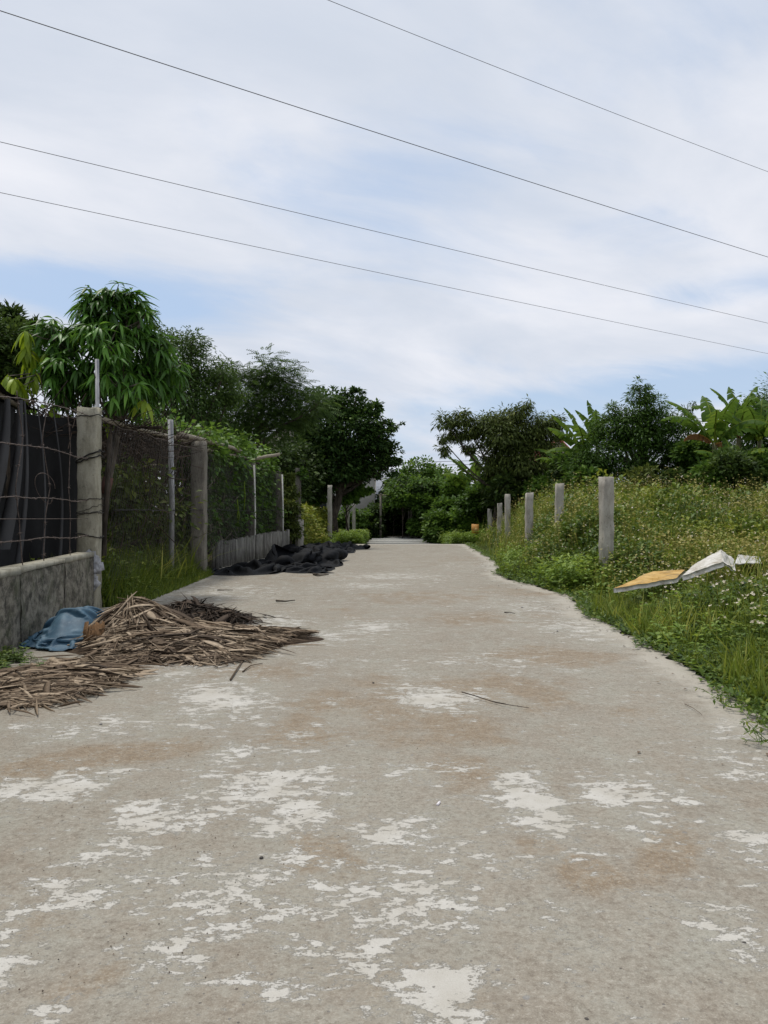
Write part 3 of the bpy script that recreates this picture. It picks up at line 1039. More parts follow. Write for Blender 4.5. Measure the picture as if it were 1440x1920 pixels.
nt_ = Acc()
cell = 0.075
Ht = lambda s_: 1.93 + 0.05 * np.sin(s_ * 1.9)
tot = lfd[-1]
k = -30
while k * cell < tot:
    for sg in (1, -1):
        zs = np.linspace(0.05, 1.95, 9)
        ss = k * cell + (zs if sg > 0 else (2 - zs)) * 0.62
        ok = (ss > 0) & (ss < tot)
        if ok.sum() > 2:
            P = lfp(ss[ok], zs[ok], 0.075 + 0.012 * sg / 6)
            P += RNG.normal(0, 0.004, P.shape)
            nt_.tube(P, 0.0016, 3, cap=False)
    k += 1
tag(nt_.build('wire_mesh', M['galv'], cf), kind='stuff')
Acc().tube(lfp(np.linspace(0, tot, 40), 1.95, 0.08) + RNG.normal(0, 0.008, (40, 3)), 0.004, 5).build('top_wire', M['rust'], cf)
Acc().tube(lfp(np.linspace(0.1, tot, 50), 1.02, 0.09) + np.cumsum(RNG.normal(0, 0.004, (50, 3)), 0), 0.006, 5).build('middle_wire', M['tar'], cf)


def cpost2(px, yt, D, w, m_, tilt=0.0, name='post', lab=None):
    p = W(px, yt, D)
    me = post_mesh(w, w, p[2] + 0.2, M[m_], int(px))
    o = link(name, me, cf, loc=Vector((p[0], D, -0.2)) - cf.location)
    o.rotation_euler = (0, tilt, 0.06)
    if lab:
        o['label'] = lab
    return o


cpost2(373, 828, 12.05, 0.225, 'cpost_mid', lab='thick square concrete post')
cpost2(470, 868, 16.45, 0.19, 'cpost_dark', lab='dark square post')
cpost2(524, 889, 18.75, 0.17, 'cpost_dark', lab='dark square post')
for px, yt, D, r_, m_, lab in ((321, 787, 10.75, 0.037, 'pipe', 'grey steel pipe upright'), (477.5, 872, 16.1, 0.018, 'whitepipe', 'thin white pipe upright'), (530, 890, 18.5, 0.017, 'whitepipe', 'thin white pipe upright')):
    p = W(px, yt, D)
    o = Acc().tube([[p[0], D, -0.1], [p[0] + 0.01, D, p[2] / 2], [p[0] - .01, D, p[2]]], r_, 10).build('pipe_upright', M[m_], cf, smooth=True)
    o['label'] = lab

# slatted low wall
sw = thing('slatted_wall', 'low grey wall of narrow upright concrete slats below the trellis', 'wall', (-3.0, 16, 0))
A0, A1 = np.array([-3.12, 13.6]), np.array([-2.50, 18.95])
ns = 46
dv = (A1 - A0) / ns
aw = math.atan2(-dv[0], dv[1])
for k in range(ns):
    c = A0 + dv * (k + 0.5)
    hh = 0.47 + 0.10 * k / ns + RNG.normal(0, 0.012)
    a = Acc().box((c[0] + 0.15 + RNG.normal(0, 0.006), c[1], hh / 2 - 0.05), (0.05, np.linalg.norm(dv) - 0.016, hh + 0.1), rz=aw, jit=0.003)
    a.build('slat', M['wallslat'], sw)
a = Acc()
a.box(((A0[0] + A1[0]) / 2 + 0.10, (A0[1] + A1[1]) / 2, 0.18), (0.04, np.linalg.norm(A1 - A0), 0.42), rz=aw)
a.build('wall_core', M['wallslat'], sw)

# ------------------------------------------------------------------ generic foliage
def crown_points(blobs, nleaf, cl=24, shell=0.55, spread=0.22):
    """blobs (x,y,z,r) -> leaf positions clustered in sprays + outward directions"""
    B = np.array(blobs, float)
    wgt = B[:, 3] ** 2.2
    ncl = max(4, int(nleaf / cl))
    bi_ = RNG.choice(len(B), ncl, p=wgt / wgt.sum())
    d = rsphere(ncl)
    d[:, 2] = np.where(d[:, 2] < -0.5, d[:, 2] * 0.5, d[:, 2])
    rr = (shell + (1.05 - shell) * RNG.random(ncl) ** 0.7)
    c = B[bi_, :3] + d * (B[bi_, 3] * rr)[:, None] * np.array([1, 1, 0.92])
    li = RNG.integers(0, ncl, nleaf)
    sp = (B[bi_[li], 3] * spread)[:, None]
    off = RNG.normal(size=(nleaf, 3)) * sp * np.array([1, 1, 0.6])
    return c[li] + off, d[li], off, c, d


def crown(name, mat, parent, blobs, nleaf, size, tv, tt, cl=24, shell=0.5, spread=0.22, droop=0.35, flat=0.0, tintm=0.42):
    P, d, off, c, cd = crown_points(blobs, nleaf, cl, shell, spread)
    o_ = off / (np.linalg.norm(off, axis=1)[:, None] + 1e-6)
    dr = d * 0.6 + o_ * 0.9 + RNG.normal(size=P.shape) * 0.35
    dr[:, 2] = dr[:, 2] * (1 - flat) - droop
    rot = frames(dr, RNG.normal(0, 0.5, len(P)))
    a = Acc()
    tint = np.clip(tintm + RNG.normal(0, 0.2, len(P)), 0, 1)
    a.scatter(tv, tt, P, rot, size * RNG.uniform(0.65, 1.25, len(P)), tint)
    return a.build(name, mat, parent), c


def limbs(parent, base, blobs, r0, mat, twigs=None, fork=0.45, smooth=True, lean=(0, 0), sub=None):
    B = np.array(blobs, float)
    base = np.array(base, float)
    top = np.array([B[:, 0].mean() * 0.6 + base[0] * 0.4 + lean[0], B[:, 1].mean(), B[:, 2].min() * fork + B[:, 2].mean() * (1 - fork)])
    fk = base + (top - base) * fork * 1.1
    a = Acc()
    t = np.linspace(0, 1, 7)[:, None]
    tr = base + (top - base) * t + RNG.normal(0, r0 * 0.35, (7, 3)) * np.sin(t * pi)
    a.tube(tr, np.linspace(r0, r0 * 0.45, 7), 8)
    for b in B:
        k = RNG.uniform(0.45, 0.95)
        s0 = base + (top - base) * k
        mid = (s0 + b[:3]) / 2 + np.array([0, 0, -0.12]) * np.linalg.norm(b[:3] - s0) + RNG.normal(0, 0.05, 3) * b[3]
        tt_ = np.linspace(0, 1, 6)[:, None]
        cv = (1 - tt_) ** 2 * s0 + 2 * tt_ * (1 - tt_) * mid + tt_ ** 2 * b[:3]
        a.tube(cv, np.linspace(r0 * 0.42, r0 * 0.10, 6), 5)
    if twigs is not None:
        for c in twigs[:: max(1, len(twigs) // (sub or 90))]:
            b = B[np.argmin(np.linalg.norm(B[:, :3] - c, axis=1))]
            m_ = (b[:3] + c) / 2 + RNG.normal(0, 0.08, 3) * b[3]
            a.tube([b[:3], m_, c], [r0 * 0.12, r0 * 0.07, r0 * 0.03], 3, cap=False)
    return a.build('trunk', mat, parent, smooth=smooth)


RH = rhomb(0.3, 0.08, 0.12)
RW = rhomb(0.42, 0.1, 0.15)
RN = rhomb(0.16, 0.04, 0.2)
LL = lens_leaf(2, 0.14, 0.3, 0.04)
FR = frond(7)
FR2 = frond(7, 0.13, 0.2, 0.35)


def tree(name, label, cat, D, basepx, blobs, mat, nleaf, size, tmpl, trunk_r=0.12, bark='bark', group=None, zb=None, **kw):
    """blobs: (px, py, r px, depth offset m)"""
    bl = []
    for b in blobs:
        p = W(b[0], b[1], D + b[3])
        bl.append((p[0], p[1], p[2], b[2] / F * (D + b[3])))
    bx = (basepx - 720) / F * D
    z0 = float(gz(bx, D)) if zb is None else zb
    t = thing(name, label, cat, (bx, D, z0), group)
    lk = {k: kw.pop(k) for k in ('fork', 'lean', 'sub') if k in kw}
    cr, tw = crown('crown', M[mat], t, bl, nleaf, size, tmpl[0], tmpl[1], **kw)
    limbs(t, (bx, D, z0 - 0.1), bl, trunk_r, M[bark], tw, **lk)
    return t


# ---- left background trees
tree('broadleaf_tree', 'dark dense tree at the left edge behind the yellow-green mango shoots', 'tree', 20, 10,
     [(-40, 660, 70, 0), (15, 640, 45, 0), (-10, 720, 60, .5), (40, 690, 40, 0), (-80, 600, 60, 1)], 'leaf_dark', 9000, 0.16, RH, 0.16, droop=0.3)
tree('spiky_tree', 'small spiky treetop showing over the dark tree at the left edge', 'tree', 23, 50,
     [(30, 600, 16, 0), (62, 612, 14, 0), (12, 592, 16, 0), (45, 640, 28, 0)], 'leaf_dark', 1500, 0.26, RN, 0.1, droop=-0.5, shell=0.2)
tree('fine_leaved_tree', 'tall airy fine-leaved tree directly behind the mango', 'tree', 15.5, 350,
     [(330, 675, 52, 0), (372, 700, 45, .4), (290, 720, 60, .3), (340, 760, 70, 0), (400, 745, 40, .5), (300, 640, 30, .2), (275, 600, 22, .4), (385, 800, 40, .5), (310, 820, 50, 0), (420, 700, 28, 0), (432, 735, 30, .4),
      (360, 645, 26, 0)], 'leaf_fine', 26000, 0.085, RN, 0.12, cl=18, spread=0.24, droop=0.5, tintm=0.45)
tree('feathery_tree', 'feathery leucaena-like tree with open layered sprays and bare lower branches', 'tree', 22, 470,
     [(500, 695, 26, 0), (475, 720, 30, .5), (530, 712, 28, 0), (450, 745, 34, .6), (510, 750, 38, 0), (560, 738, 28, .4), (480, 785, 34, 0), (545, 780, 36, .8), (440, 700, 22, 0), (590, 765, 26, 0), (430, 790, 34, .5), (520, 810, 30, 0)],
     'leaf_fine', 4800, 0.32, FR2, 0.12, cl=10, spread=0.42, droop=0.1, flat=0.5, shell=0.2, fork=0.3, sub=120)
tree('broadleaf_tree', 'big dark rounded tree over the left verge, right of the feathery tree', 'tree', 29, 620,
     [(620, 765, 34, 0), (655, 768, 34, .5), (685, 792, 32, 0), (600, 800, 42, .4), (645, 820, 55, 0), (705, 825, 36, 0), (725, 858, 24, 0), (690, 860, 44, .5), (585, 850, 50, .8), (640, 875, 50, 0), (715, 882, 26, 0),
      (560, 790, 26, .6), (665, 885, 30, 0), (600, 900, 45, .5), (730, 800, 12, 0), (668, 742, 14, 0), (747, 795, 7, 0), (733, 838, 14, 0), (745, 866, 10, 0), (585, 745, 18, 0), (702, 768, 16, 0), (640, 738, 12, 0), (600, 738, 10, .3), (722, 790, 12, 0)],
     'leaf_deep', 30000, 0.15, RH, 0.2, cl=30, spread=0.17, droop=0.2, shell=0.5, tintm=0.42)
tree('broadleaf_tree', 'dark tree filling the gap behind the trellis below the feathery tree', 'tree', 27, 510,
     [(500, 870, 60, 0), (450, 850, 60, .6), (550, 880, 60, 1), (400, 830, 55, 0), (520, 920, 50, 0), (360, 860, 60, 0)], 'leaf_dark', 15000, 0.17, RH, 0.2, droop=0.3)

# ---- centre
tree('broadleaf_tree', 'round green tree in the centre behind the dark arbour', 'tree', 41, 790,
     [(785, 890, 30, 0), (755, 905, 26, 0), (820, 900, 30, 0), (800, 925, 36, .5), (750, 930, 26, 0), (845, 925, 30, 0), (770, 945, 30, 0), (860, 905, 18, 0)], 'leaf_mid', 12000, 0.2, RH, 0.2, droop=0.2)
tree('papaya_like_shrub', 'light green shrub with spreading tiers between the left posts', 'shrub', 29.5, 655,
     [(672, 917, 14, 0), (686, 919, 8, 0), (655, 925, 14, 0), (640, 935, 16, 0), (660, 935, 10, .3), (595, 925, 22, .5), (575, 935, 20, .3)], 'leaf_vine', 2600, 0.2, RW, 0.05, flat=0.4)

# ---- right
tree('spreading_tree', 'wide spreading tree with drooping leaf tufts and a bare-branched left arm', 'tree', 27, 925,
     [(835, 790, 18, 0), (868, 785, 18, 0), (850, 815, 20, .3), (832, 845, 13, 0), (828, 822, 10, 0), (885, 808, 22, 0), (880, 840, 14, .3), (915, 795, 24, 0), (945, 790, 26, .4), (975, 775, 22, 0), (985, 760, 14, 0), (940, 820, 36, 0), (985, 815, 38, .5),
      (1020, 800, 26, 0), (1040, 795, 16, 0), (1010, 830, 26, 0), (950, 860, 40, .3), (990, 870, 44, 0), (1035, 860, 26, .7), (920, 875, 24, 0), (872, 772, 10, 0), (1048, 815, 12, 0), (960, 905, 40, .2), (1010, 910, 36, .2)],
     'leaf_olive', 30000, 0.17, LL, 0.10, bark='bark', cl=14, spread=0.24, droop=0.75, shell=0.35, fork=0.35, sub=160)
tree('bushy_tree', 'tall pointed bushy green tree between the two banana clumps', 'tree', 23, 1195,
     [(1200, 745, 22, 0), (1200, 722, 13, 0), (1215, 740, 14, .2), (1175, 800, 34, 0), (1225, 800, 36, .4), (1265, 800, 24, .3), (1130, 800, 26, .3), (1225, 765, 26, 0), (1185, 775, 28, 0), (1155, 780, 22, .3), (1150, 765, 12, 0), (1235, 790, 30, 0), (1200, 815, 42, 0), (1150, 820, 40, .3), (1250, 825, 40, 0), (1280, 845, 36, 0), (1120, 850, 40, 0), (1180, 865, 48, 0),
      (1240, 875, 44, .5), (1290, 790, 18, .6), (1290, 880, 40, 0), (1100, 880, 36, 0), (1140, 900, 40, .6), (1215, 735, 10, 0)],
     'leaf_mid', 32000, 0.13, LL, 0.16, cl=16, spread=0.2, droop=0.25, shell=0.5)
tree('bushy_tree', 'leafy tree at the right edge behind the banana leaves', 'tree', 23.5, 1440,
     [(1420, 790, 40, 0), (1400, 770, 24, 0), (1450, 800, 60, 0), (1385, 825, 36, 0), (1430, 850, 50, 0), (1370, 870, 40, .5), (1480, 760, 60, .5), (1430, 760, 20, 0), (1480, 860, 60, 0)], 'leaf_mid', 15000, 0.14, LL, 0.16, droop=0.25)
tree('sapling', 'thin twiggy sapling poking above the bushes left of the right bananas', 'tree', 24, 1292,
     [(1290, 770, 14, 0), (1298, 762, 9, 0), (1283, 778, 10, 0), (1290, 800, 16, 0)], 'leaf_dark', 420, 0.12, LL, 0.05)

# understory bushes: (px, py, r, D)
GB = 'understory bushes below the trees'
bushes = [
    ('leaf_mid', 1330, 900, 40, 19.6, 'leafy bush hiding the stems of the lush banana plant'), ('leaf_dark', 1385, 885, 40, 19.3, 'dark bush right of the thin stake under the hanging banana leaf'), ('leaf_mid', 1440, 880, 44, 19.8, 'bush at the right edge covering the banana stems'),
    ('leaf_mid', 1100, 880, 36, 23.2, 'broad-leaved bush below the two upright banana leaves'), ('leaf_mid', 1310, 850, 34, 22.3, 'leafy bush between the pointed tree and the lush banana plant'),
    ('leaf_mid', 1075, 860, 30, 25.2, 'bush under the red roof corner'),
    ('leaf_dark', 1070, 890, 40, 25, 'dark bush under the left banana clump'), ('leaf_mid', 1110, 905, 34, 22.5, 'dark low bush at the foot of the pointed bushy tree'),
    ('leaf_dark', 1330, 890, 44, 23.5, 'dark bush in the shade beneath the right banana clump'), ('leaf_olive', 1200, 905, 44, 21.5, 'brownish scrub bush below the pointed tree'),
    ('leaf_dark', 1270, 912, 34, 21, 'dark scrub bush in the hollow left of the thin stake'),
    ('leaf_olive', 1420, 905, 44, 22, 'low bush at the right edge behind the flower field'), ('leaf_mid', 900, 930, 34, 29, 'green bush at the foot of the spreading tree'),
    ('leaf_mid', 850, 960, 34, 31, 'creeper covered bush right of the dark arbour'), ('leaf_vine', 880, 975, 26, 29, 'bright low bush behind the orange marker'), ('leaf_mid', 830, 985, 28, 30, 'low green bush hugging the lower path'),
    ('leaf_dark', 960, 925, 40, 27, 'dark bush behind the fourth and fifth right posts'), ('leaf_mid', 1010, 915, 30, 26, 'bush behind the third right post'), ('leaf_mid', 935, 900, 26, 28, 'leafy bush clinging to the trunk of the spreading tree'),
    ('leaf_mid', 860, 920, 30, 34, 'green bush under the far banana plants'), ('leaf_dark', 1060, 930, 30, 23, 'dark weedy bush behind the second right post')]
for (m_, px, py, r_, D, lb) in bushes:
    bl = [(px + random.uniform(-.6, .6) * r_, py + random.uniform(-.35, .8) * r_, r_ * random.uniform(.45, .8), random.uniform(-.6, .6)) for _ in range(7)]
    tree('bush', lb, 'bush', D, px, bl, m_, 4200, 0.006 * D + 0.01, RH, 0.04, group=GB, droop=0.1)


# ---- banana plants
def banana_leaf(Ln, w, az, el, droop, dry=False, seed=0, tear=0.5):
    rs = np.random.default_rng(seed)
    n = 16
    h = np.array([cos(az), sin(az), 0.0])
    side = np.array([-sin(az), cos(az), 0.0])
    pts, e = [np.zeros(3)], el
    for k in range(n):
        pts.append(pts[-1] + (h * cos(e) + np.array([0, 0, sin(e)])) * Ln / n)
        e -= droop * 0.62 * (k + 1) / n / n * 2
    pts = np.array(pts)
    a = Acc()
    a.tube(pts, np.linspace(0.028, 0.006, n + 1), 4, tint=0.95, cap=False)
    for sgn in (-1, 1):
        dr = rs.uniform(0.15, 0.5) + (0.9 if dry else 0)
        k = 2
        while k < n:
            g0 = rs.uniform(0, 0.25) * tear
            if rs.random() < 0.12 * tear:
                k += 1
                continue
            i0, i1 = pts[k], pts[k + 1]
            t0, t1 = (k - 1.6) / (n - 1.6), (k + 1 - 1.6) / (n - 1.6)
            w0 = w * max(0.05, sin(pi * min(1, max(0.03, t0)) ** 0.75)) ** 0.6
            w1 = w * max(0.02, sin(pi * min(1, t1) ** 0.75)) ** 0.6 if k < n - 1 else 0.01
            dr2 = dr + rs.normal(0, 0.12) * (1 + tear)
            off = side * sgn * cos(dr2) - np.array([0, 0, 1]) * sin(dr2)
            tan = i1 - i0
            m0, m1 = i0 + off * w0 * 0.55, i1 + off * w1 * 0.55
            off2 = side * sgn * cos(dr2 + 0.45) - np.array([0, 0, 1]) * sin(dr2 + 0.45)
            o0, o1 = m0 + off2 * w0 * 0.45 + tan * g0 + tan * 0.35, m1 + off2 * w1 * 0.45 - tan * g0 * 0.8 + tan * 0.35
            tn = 0.45 + rs.normal(0, 0.08)
            a.add([i0, i1, m0, m1, o0, o1], [[0, 1, 3], [0, 3, 2], [2, 3, 5], [2, 5, 4]], tn)
            k += 1
    return a


def banana(px, ybase_top, D, label, leaves, hs, group, sd):
    """leaves: (len, az deg, el deg, droop, dry)"""
    p = W(px, ybase_top, D)
    z0 = float(gz(p[0], D))
    t = thing('banana_plant', label, 'banana plant', (p[0], D, z0), group)
    a = Acc()
    a.tube([[p[0], D, z0 - 0.1], [p[0] + 0.03, D, (z0 + p[2]) / 2], [p[0], D, p[2]]], [0.13, 0.11, 0.06], 10)
    a.build('stem', M['stalk'], t, smooth=True)
    for k, (ln, az, el, dr, dry) in enumerate(leaves):
        l_ = banana_leaf(ln * hs, (0.20 if dry else 0.31) * hs * (0.75 + 0.1 * ln), R(az), R(el), dr, dry, sd * 20 + k, 0.32)
        me = l_.mesh('leaf', M['leaf_dry'] if dry else M['leaf_banana'])
        o = link('leaf', me, t, loc=(0, 0, p[2] - z0 - 0.05))
        if dry:
            o['label'] = 'dry brown leaf'


GBn = 'banana plants among the trees'
banana(1098, 850, 24, 'banana plant left of the pointed tree with two tall upright leaves', [(1.7, 150, 80, 1.2, 0), (1.7, 170, 62, 1.0, 0), (1.6, 200, 45, 1.2, 0), (1.6, 20, 70, 1.5, 0), (1.5, 240, 60, 2.0, 0), (1.5, 300, 75, 2.2, 0), (1.3, 175, 25, 1.8, 0)], 1.0, GBn, 1)
banana(1120, 835, 24.6, 'banana plant with a broad bright leaf close against the pointed tree', [(1.7, 120, 84, 0.8, 0), (1.5, 190, 75, 1.5, 0), (1.4, 250, 80, 1.6, 0), (1.5, 160, 55, 1.9, 0)], 0.95, GBn, 2)
banana(1340, 830, 21.0, 'lush banana plant with a hanging yellow-brown leaf, right of the pointed tree', [(1.9, 150, 60, 1.3, 0), (1.9, 40, 62, 1.2, 0), (1.7, 90, 78, 1.4, 0), (1.8, 185, 50, 2.3, 0), (1.7, 10, 38, 2.4, 0), (1.6, 250, 60, 2.4, 0), (1.6, 310, 45, 2.3, 0), (1.1, 275, 5, 3.0, 1), (1.0, 15, 48, 3.0, 1), (0.95, 165, 45, 3.2, 1), (1.6, 290, 72, 1.6, 0)], 1.0, GBn, 3)
banana(1385, 805, 23.0, 'banana plant at the right edge whose leaf tips stand highest', [(1.7, 30, 72, 1.2, 0), (1.6, 150, 75, 1.3, 0), (1.6, 90, 80, 1.2, 0), (1.7, 180, 50, 2.0, 0), (1.7, 0, 50, 2.0, 0), (1.6, 270, 60, 2.3, 0)], 1.0, GBn, 4)
banana(1425, 825, 21.5, 'banana plant partly cut by the right picture edge', [(1.8, 170, 55, 2.2, 0), (1.7, 200, 30, 2.2, 0), (1.7, 60, 70, 1.4, 0), (1.7, 20, 70, 1.2, 0), (1.6, 270, 50, 2.4, 0), (1.5, 225, 60, 1.8, 0)], 1.0, GBn, 5)
banana(1375, 880, 20.0, 'low banana sucker under the lush banana plant', [(1.3, 170, 50, 1.8, 0), (1.3, 20, 55, 1.8, 0), (1.2, 90, 75, 1.2, 0), (1.3, 300, 50, 2.0, 0), (1.2, 240, 50, 2.0, 0)], 0.9, GBn, 6)
banana(893, 905, 33, 'far banana plant in front of the spreading tree with a leaf leaning left', [(1.8, 165, 55, 1.0, 0), (1.6, 175, 30, 1.2, 0), (1.6, 100, 80, 1.0, 0), (1.6, 20, 60, 2.0, 0), (1.5, 260, 60, 2.0, 0), (1.5, 200, 62, 1.4, 0)], 1.0, GBn, 7)
banana(868, 925, 33.5, 'far banana plant with upright leaves near the round centre tree', [(1.6, 100, 84, 0.8, 0), (1.5, 170, 70, 1.5, 0), (1.5, 20, 75, 1.4, 0), (1.4, 240, 60, 2.0, 0)], 1.0, GBn, 8)
banana(838, 925, 38, 'farthest small banana plant left of the other far ones', [(1.6, 160, 75, 1.0, 0), (1.5, 40, 60, 1.2, 0), (1.5, 190, 50, 1.5, 0), (1.5, 270, 60, 1.5, 0)], 1.0, GBn, 9)
banana(1065, 875, 26, 'banana plant low among the bushes left of the tall leaves', [(1.5, 160, 50, 1.6, 0), (1.5, 200, 30, 1.6, 0), (1.4, 90, 70, 1.6, 0), (1.4, 280, 60, 2.0, 0), (1.4, 20, 50, 2.0, 0)], 0.9, GBn, 10)


# ------------------------------------------------------------------ houses behind
def house(name, label, c, size, rh, wm, rm, loc_windows, ridge='x', over=0.35):
    t = thing(name, label, 'house', (c[0], c[1], c[2]))
    w, d, h = size
    Acc().box((c[0], c[1], c[2] + h / 2), (w, d, h)).build('wall', M[wm], t)
    a = Acc()
    z0, z1 = c[2] + h + 0.01, c[2] + h + rh
    for sgn in (-1, 1):
        if ridge == 'x':
            V = [[c[0] - w / 2 - over, c[1] + sgn * (d / 2 + over), z0], [c[0] + w / 2 + over, c[1] + sgn * (d / 2 + over), z0], [c[0] + w / 2 + over, c[1], z1], [c[0] - w / 2 - over, c[1], z1]]
        else:
            V = [[c[0] + sgn * (w / 2 + over), c[1] - d / 2 - over, z0], [c[0] + sgn * (w / 2 + over), c[1] + d / 2 + over, z0], [c[0], c[1] + d / 2 + over, z1], [c[0], c[1] - d / 2 - over, z1]]
        V = V + [[q[0], q[1], q[2] - 0.12] for q in V]
        a.add(V, [[0, 1, 2], [0, 2, 3], [4, 6, 5], [4, 7, 6], [0, 4, 5], [0, 5, 1], [1, 5, 6], [1, 6, 2], [2, 6, 7], [2, 7, 3], [3, 7, 4], [3, 4, 0]])
    a.build('roof', M[rm], t)
    for e_ in (-1, 1):
        if ridge != 'x':
            yy = c[1] + e_ * (d / 2 - 0.01)
            g = [[c[0] - w / 2, yy, z0 - .01], [c[0] + w / 2, yy, z0 - .01], [c[0], yy, z1 - 0.14]]
            th_ = np.array([0, -e_ * 0.1, 0])
        else:
            xx = c[0] + e_ * (w / 2 - 0.01)
            g = [[xx, c[1] - d / 2, z0 - .01], [xx, c[1] + d / 2, z0 - .01], [xx, c[1], z1 - 0.14]]
            th_ = np.array([-e_ * 0.1, 0, 0])
        g = np.array(g)
        Acc().add(np.concatenate([g, g + th_]), [[0, 1, 2], [3, 5, 4], [0, 3, 4], [0, 4, 1], [1, 4, 5], [1, 5, 2], [2, 5, 3], [2, 3, 0]]).build('gable', M[wm], t)
    for (wx, wz, ww, wh) in loc_windows:
        f_ = Acc()
        yy = c[1] - d / 2 - 0.02
        f_.box((c[0] + wx, yy, c[2] + wz), (ww, 0.06, wh))
        fo = f_.build('window_frame' if wh < 1.8 else 'door', M['house_c'], t)
        if wh < 1.8:
            fo.name = 'window'
            for sgn in (-1, 1):
                q = Acc().box((c[0] + wx + sgn * ww * 0.24, yy - 0.035, c[2] + wz), (ww * 0.4, 0.02, wh * 0.84)).build('pane', M['glass'], None)
                q.parent = fo
                q.location = (0, 0, 0)


house('house', 'pale blue-white house with a grey sheet roof glimpsed beyond the dark arbour', (0.35, 58, -0.3), (6.0, 6, 2.6), 1.95, 'house_w', 'roof_grey', [(-1.6, 1.5, .7, 1.0), (-.3, 1.0, .9, 2.0), (1.4, 1.5, 1.0, 1.0)])
house('house', 'dark roofed house hidden behind the big dark left tree', (-4.5, 44, 0), (8.0, 6, 3.0), 3.2, 'house_c', 'roof_dark', [(-2, 1.5, 1.0, 1.0), (1, 1.5, 1.0, 1.0)], ridge='y')
house('house', 'house whose red roof corner shows beside the spreading tree', (11.1, 52, 0), (3.4, 6, 3.6), 2.15, 'house_c', 'roof_red', [(-.8, 1.5, 1, 1)], ridge='y')

# ------------------------------------------------------------------ dark vine arbour at the end of the road
ar = thing('vine_arbour', 'dark vine-covered arbour closing the end of the road', 'arbour', (1.0, 36, -0.25))
for x, y in ((-0.15, 35.6), (1.28, 35.6), (2.7, 35.8), (-0.15, 40), (1.3, 40), (2.8, 40)):
    Acc().box((x, y, 0.75), (0.10, 0.10, 2.1), jit=0.004).build('post', M['cpost_mid'], ar)
for y in (35.6, 37.0, 38.5, 40):
    Acc().tube([[-0.25, y, 1.78], [3.0, y, 1.8]], 0.03, 6).build('cross_pole', M['bamboo'], ar)
for x in (-0.15, 1.3, 2.8):
    Acc().tube([[x, 35.4, 1.84], [x, 40.4, 1.84]], 0.03, 6).build('long_pole', M['bamboo'], ar)
bl = []
for x in np.arange(-3.0, 3.4, 0.5):
    if x < 0.05:
        continue
    for y in np.arange(35.4, 40.8, 0.7):
        bl.append((x + RNG.normal(0, .1), y, 1.9 + RNG.normal(0, .12) + 0.22 * math.sin(x * 2.3 + y) + (0.25 if RNG.random() < .15 else 0), 0.36))
for x in np.arange(-3.6, 4.0, 0.45):
    for z in np.arange(-0.1, 2.0 if x > -0.1 else 0.6, 0.45):
        bl.append((x, 42.0 + RNG.normal(0, .2), z, 0.4))
        bl.append((x, 42.8 + RNG.normal(0, .2), z + .2, 0.4))
        if (x < -0.35 and z < 0.6) or x > 2.5:
            bl.append((x + RNG.normal(0, .05), 35.7 + RNG.normal(0, .12), z, 0.32))
for y in np.arange(36, 42, 0.5):
    for z in np.arange(-0.1, 1.9, 0.45):
        bl.append((-0.45, y, min(z, 1.0), 0.28))
        bl.append((3.0, y, z, 0.32))
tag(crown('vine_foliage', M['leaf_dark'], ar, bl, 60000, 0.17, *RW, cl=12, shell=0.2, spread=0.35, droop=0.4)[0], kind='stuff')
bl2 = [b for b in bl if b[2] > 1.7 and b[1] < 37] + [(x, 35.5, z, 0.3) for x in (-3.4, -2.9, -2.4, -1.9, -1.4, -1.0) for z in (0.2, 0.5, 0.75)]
tag(crown('sun_painted_vine_foliage', M['leaf_mid'], ar, [(b[0], b[1] - .1, b[2] + .12, b[3]) for b in bl2], 5200, 0.15, *RW, cl=10, shell=0.5, spread=0.3, droop=0.3)[0], kind='stuff')  # sunlight on the outer vines put in as a paler leaf colour

for (px, py, r_, D, lb, m_) in ((738, 950, 15, 37.5, 'light bush softening the left side of the dark arbour', 'leaf_mid'), (805, 955, 26, 34.8, 'bush growing over the right mouth of the dark arbour', 'leaf_mid'), (820, 925, 26, 35.5, 'bushy creeper mound on the arbour roof at its right end', 'leaf_mid'),
                              (755, 935, 15, 35.2, 'tuft of vine bulging from the middle of the arbour roof', 'leaf_vine'), (790, 985, 20, 35.0, 'low bush at the right end of the lower path', 'leaf_mid')):
    bl = [(px + random.uniform(-.7, .7) * r_, py + random.uniform(-.5, .6) * r_, r_ * random.uniform(.4, .75), random.uniform(-.3, .3)) for _ in range(7)]
    tree('bush', lb, 'bush', D, px, bl, m_, 3000, 0.2, RH, 0.03, group='bushes round the dark arbour', droop=0.1)

# ------------------------------------------------------------------ mango tree with whorls of long drooping leaves
mg = thing('mango_tree', 'mango tree with drooping glossy leaves behind the thick fence post', 'tree', (-3.42, 9.3, 0))
mblobs = [(200, 575, 34, 0), (235, 590, 40, .2), (185, 615, 38, 0), (250, 640, 55, .2), (290, 650, 34, .3), (210, 680, 44, 0), (110, 640, 38, -.1), (140, 665, 38, 0), (100, 690, 26, -.2), (160, 720, 30, 0), (240, 720, 50, .3),
          (290, 700, 34, .3), (215, 552, 20, 0), (172, 562, 20, 0), (240, 562, 22, .1), (165, 590, 26, 0), (90, 620, 22, 0), (255, 760, 30, .1), (110, 745, 20, -.1), (300, 735, 30, .5), (265, 600, 26, 0), (120, 700, 40, -.2), (150, 740, 30, .1), (90, 660, 26, 0), (300, 690, 40, .5), (220, 725, 45, -.3), (200, 655, 45, -.3)]
mb = []
for b in mblobs:
    p = W(b[0], b[1], 9.3 + b[3])
    mb.append((p[0], p[1], p[2], b[2] / F * 9.3))
mb = np.array(mb)
nwh = 430
bi_ = RNG.choice(len(mb), nwh, p=mb[:, 3] ** 2 / (mb[:, 3] ** 2).sum())
dd = rsphere(nwh)
